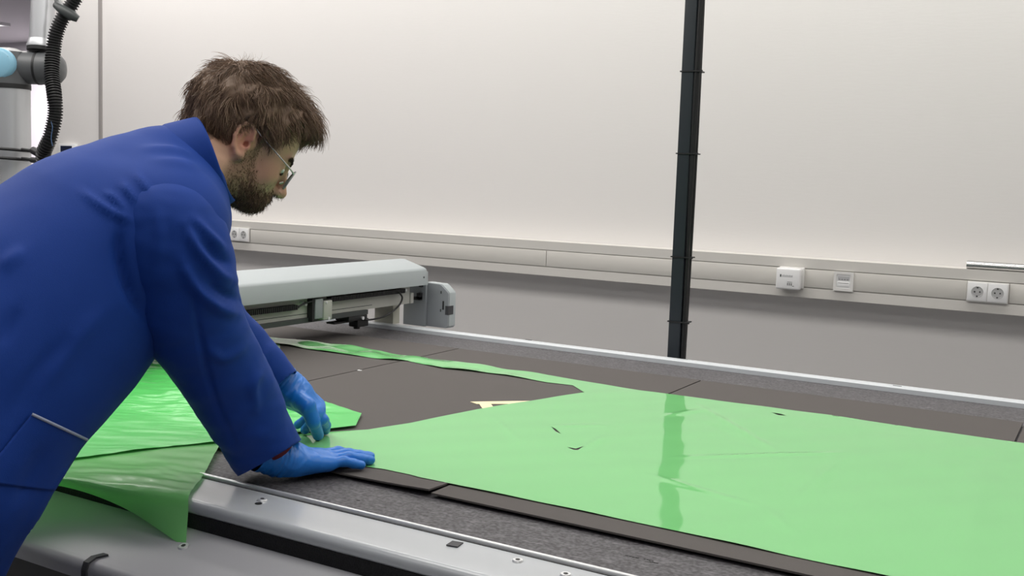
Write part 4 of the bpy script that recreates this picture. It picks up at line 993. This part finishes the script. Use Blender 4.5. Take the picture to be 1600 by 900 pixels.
# ---- glasses
M['frame'] = mat('pale_metal_frame', (.62, .60, .55, 1), .22, metal=.8); M['clearrim'] = mat('clear_grey_rim', (.30, .31, .31, 1), .15, spec=.8)
def lensring(s, k=1.0):
    pts = []
    for i in range(32):
        a = 2*math.pi*i/32; cu, cr = .0185*k*math.copysign(abs(math.sin(a))**.8, math.sin(a)), .0245*k*math.copysign(abs(math.cos(a))**.8, math.cos(a))
        pts.append(H(.1085-.006*abs((s*.034+cr)/.06)**2*1.2+.0*cu, .002+cu, s*.034+cr))
    return pts
fr = None
for s in (-1, 1):
    R0 = lensring(s); o = bm_obj('spectacle_rim', addtube(bmesh.new(), R0+[R0[0], R0[1]], .0014, 8, cap=False), 'clearrim', body, smooth=True)
    bm = bmesh.new(); vs = [bm.verts.new(p) for p in lensring(s, .97)]; bm.faces.new(vs); le = bm_obj('lens', bm, 'lens', o); sm = le.modifiers.new('s', 'SOLIDIFY'); sm.thickness = .0012
    t_ = crom([H(.101, .012, s*.060), H(.090, .015, s*.0665), H(.055, .022, s*.073), H(.015, .030, s*.0775), H(-.004, .034, s*.079), H(-.024, .024, s*.080)], 6)
    tube('temple', t_, .0015, 'frame', o, 8)
    tube('nose_pad', [H(.104, -.004, s*.0085), H(.099, -.010, s*.0095)], .0025, 'frame', o, 8)
tube('bridge', crom([H(.1085, .004, -.010), H(.112, .008, 0), H(.1085, .004, .010)], 6), .0014, 'frame', body, 8)
# ---- hair: a tufted cap plus loose fibres
Hf = Field(*[np.arange(HO[i]-.20, HO[i]+.22, .0036) for i in range(3)])
for p, k in [(ell(H(-.006, .054, 0), HA, (.098, .082, .084)), .02), (ell(H(-.042, .052, 0), HA, (.064, .080, .078)), .04), (ell(H(.038, .086, 0), HA, (.050, .038, .066)), .035), (ell(H(.074, .100, .004), HA, (.020, .017, .040)), .02),
             (ell(H(-.050, .005, 0), HA, (.040, .050, .066)), .03)]: Hf.add(p, k)
hl_f = [-.13, -.058, -.038, -.030, -.014, .0, .010, .019, .030, .042, .052, .058, .068, .078, .12]
hl_u = [-.05, -.044, -.02, .012, .034, .037, .034, .002, .014, .036, .050, .068, .080, .088, .092]
V, Q = nets(Hf); V = smooth_mesh(V, Q, 2, .5); rel = V-HO; f_, u_, r_ = rel@HF, rel@HU, rel@HR
line = np.interp(f_, hl_f, hl_u)
keep = u_ > line-.001; N = vnormals(V, Q)
# pull the rim in towards the skull so the hair grows out of the skin
rim = np.clip((u_-line)/.022, 0, 1); V = V-N*(.012*(1-rim)**1.5)[:, None]
# swept locks: noise stretched along the combing direction
def lock(f, u, r): return np.array([noise.fractal(Vector((a*22+b*10, b*16-a*30+c*8, c*48)), 1.0, 2.0, 4) for a, b, c in zip(f, u, r)])
V = V+N*((lock(f_, u_, r_)*.010)*rim)[:, None]
Q = Q[keep[Q].all(1)]
hcol = lambda n, lift=0: np.array([.185, .120, .080])[None, :]*(.75+.75*n[:, None])+lift
hair = tri_obj('hair', V, Q, 'hair', body); colattr(hair, hcol(np.full(len(V), .15))); hair['label'] = 'tousled mid brown hair, curling over the forehead'
md = hair.modifiers.new('s', 'SOLIDIFY'); md.thickness = .004; md.offset = -1
def flow(f, u, r):   # combing direction in head space: from the crown outwards, forward on top, down at the back and sides
    cf, cu = -.045, .13; df, du, dr = f-cf, u-cu, r
    d = np.c_[df*1.0+.035, du*.9-.01, dr*.6]; return d/np.linalg.norm(d, axis=1)[:, None]
used = np.unique(Q); sel = RNG.choice(used, 8500); P0 = V[sel]; N0 = N[sel]; k = 9
rel = P0-HO; lf, lu, lr = rel@HF, rel@HU, rel@HR; d = flow(lf, lu, lr); Dw = d[:, :1]*HF+d[:, 1:2]*HU+d[:, 2:]*HR
Dw = Dw-N0*(Dw*N0).sum(1)[:, None]*.85; Dw /= np.linalg.norm(Dw, axis=1)[:, None]
cl = np.array([noise.noise_vector(Vector(tuple(p*26))) for p in P0]); Dw = Dw+cl*.75+RNG.normal(0, .12, P0.shape); Dw /= np.linalg.norm(Dw, axis=1)[:, None]
front = np.clip((lf-.045)/.05, 0, 1)*(lu > .06); crown = np.clip((lu-.10)/.03, 0, 1)
ln = (.020+.016*RNG.random(len(P0)))*(1+.05*front+.5*crown); ln *= np.clip((lu-np.interp(lf, hl_f, hl_u)+.004)/.035, .16, 1)
t = np.linspace(0, 1, k); curl = np.cross(Dw, N0); ph = np.array([noise.noise(Vector(tuple(p*40)))*6 for p in P0])
Ls = P0[:, None, :]-N0[:, None, :]*.002+Dw[:, None, :]*(ln[:, None]*t)[..., None]+N0[:, None, :]*((.0055+.008*crown[:, None]+.006*front[:, None])*np.sin(t*2.4)[None, :]*RNG.uniform(.3, 1.1, (len(P0), 1)))[..., None] \
    + curl[:, None, :]*(.0035*(1+2*front[:, None])*np.sin(t[None, :]*3.5+ph[:, None]))[..., None]-np.array([0, 0, 1])[None, None, :]*((.004+.010*front[:, None])*t[None, :]**2)[..., None]
strands('hair_strands', Ls, RNG.uniform(.00035, .0008, len(P0)), 'hair', hair, hcol(RNG.random(len(P0)), 0))
# loose forehead curls
n = 300; ang = RNG.random(n); base = np.array([H(.078+.014*RNG.random(), .094+.026*RNG.random(), RNG.uniform(-.040, .035)) for _ in range(n)]); k = 14; t = np.linspace(0, 1, k)
grp = RNG.integers(0, 22, n); gp = RNG.uniform(0, 6, 22)[grp]; gl = RNG.uniform(.025, .055, 22)[grp]*RNG.uniform(.7, 1.15, n); gc = RNG.uniform(.004, .008, 22)[grp]
Ls = base[:, None, :]-UPZ[None, None]*(gl[:, None]*t)[..., None]+AZ[None, None]*((gc[:, None]*np.sin(t[None]*5+gp[:, None]*.2)+.001))[..., None]+HR[None, None]*(gc[:, None]*.8*np.cos(t[None]*5.5+gp[:, None]))[..., None]-HF[None, None]*(gl[:, None]*.25*t**2)[..., None]
strands('forehead_curls', Ls, RNG.uniform(.0004, .0009, n), 'hair', hair, hcol(RNG.random(n)))
# fly-away hairs on the crown
n = 240; base = np.array([H(RNG.uniform(-.09, .01), .135-.25*0, RNG.uniform(-.04, .05)) for _ in range(n)])
fixed = []
for b in base:
    h = BVHTree.find_nearest
HB = BVHTree.FromPolygons([tuple(v) for v in V], [tuple(int(i) for i in q) for q in Q]); base = np.array([tuple(HB.find_nearest(Vector(b))[0]) for b in base])
dirs = np.array([HU*.4+HF*RNG.uniform(-.4, .9)+HR*RNG.uniform(-.6, .6) for _ in range(n)]); dirs /= np.linalg.norm(dirs, axis=1)[:, None]; gl = RNG.uniform(.015, .035, n)
Ls = base[:, None, :]+dirs[:, None, :]*(gl[:, None]*t)[..., None]+HF[None, None]*((.010*np.sin(t*2.2))[None, :]*RNG.uniform(0, 1.2, (n, 1)))[..., None]-HU[None, None]*((.012*t**2)[None]*RNG.uniform(.3, 1.2, (n, 1)))[..., None]
strands('fly_away_hairs', Ls, .00032, 'hair', hair, hcol(RNG.random(n)*.5+.6, .02))
# beard and brows
bV = np.array([tuple(v.co) for v in body.data.vertices]); bN = np.array([tuple(v.vector) for v in body.data.vertex_normals]); rel = bV-HO; f_, u_, r_ = rel@HF, rel@HU, rel@HR
w = np.where(np.linalg.norm(rel, axis=1) < .2, beardmask(f_, u_, r_), 0)*np.clip(.25+(f_-.0)/.06, .25, 1); w[~np.isfinite(w)] = 0
sel = RNG.choice(len(bV), 7500, p=w/w.sum()); P0 = bV[sel]+RNG.normal(0, .0011, (7500, 3)); N0 = bN[sel]; dd = -HU*1.0+HF*.35; D0 = dd[None]-N0*(N0@dd)[:, None]*.9+RNG.normal(0, .28, P0.shape); D0 /= np.linalg.norm(D0, axis=1)[:, None]
ff = f_[sel]; ln = RNG.uniform(.003, .0065, len(P0))*np.clip(.5+ff/.07, .5, 1.6)*np.where(u_[sel] > -.047, .7, 1); k = 5; t = np.linspace(0, 1, k)
Ls = P0[:, None]-N0[:, None]*.0005+D0[:, None]*(ln[:, None]*t)[..., None]+N0[:, None]*((ln[:, None]*.35)*np.sin(t*2.)[None])[..., None]
bc = np.array([.105, .058, .036])[None]*RNG.uniform(.5, 1.8, (len(P0), 1)); strands('beard', Ls, .00038, 'hair', body, bc)['label'] = 'short dark brown full beard'
for s in (-1, 1):
    n = 240; rr = RNG.uniform(.012, .046, n); uu = .0265+.006*np.sin((rr-.012)/.034*2.6)+RNG.normal(0, .0018, n); ps = []; ds = []
    for a, b in zip(rr, uu):
        h = bodyBVH.ray_cast(Vector(H(.16, b, s*a)), Vector(-HF)); ps.append(tuple(h[0]) if h[0] else tuple(H(.085, b, s*a))); ds.append(HR*s*.9+HU*.35-HF*.3+RNG.normal(0, .15, 3))
    ps = np.array(ps); ds = np.array(ds); ds /= np.linalg.norm(ds, axis=1)[:, None]
    Ls = ps[:, None]+ds[:, None]*(.008*t)[None, :, None]+HF[None, None]*(.0012*np.sin(t*3))[None, :, None]; strands('eyebrow', Ls, .00032, 'hair', body, np.tile([[.06, .035, .022]], (n, 1)))
# put the person's origin at the feet
bp = Vector(((FEET[0][0]+FEET[1][0])/2, (FEET[0][1]+FEET[1][1])/2, 0))
def shift(o):
    if o.type == 'MESH' and not o.get('_s'): o.data.transform(Matrix.Translation(-bp))
    for c in o.children: shift(c)
bpy.context.view_layer.update(); shift(body); body.location = bp
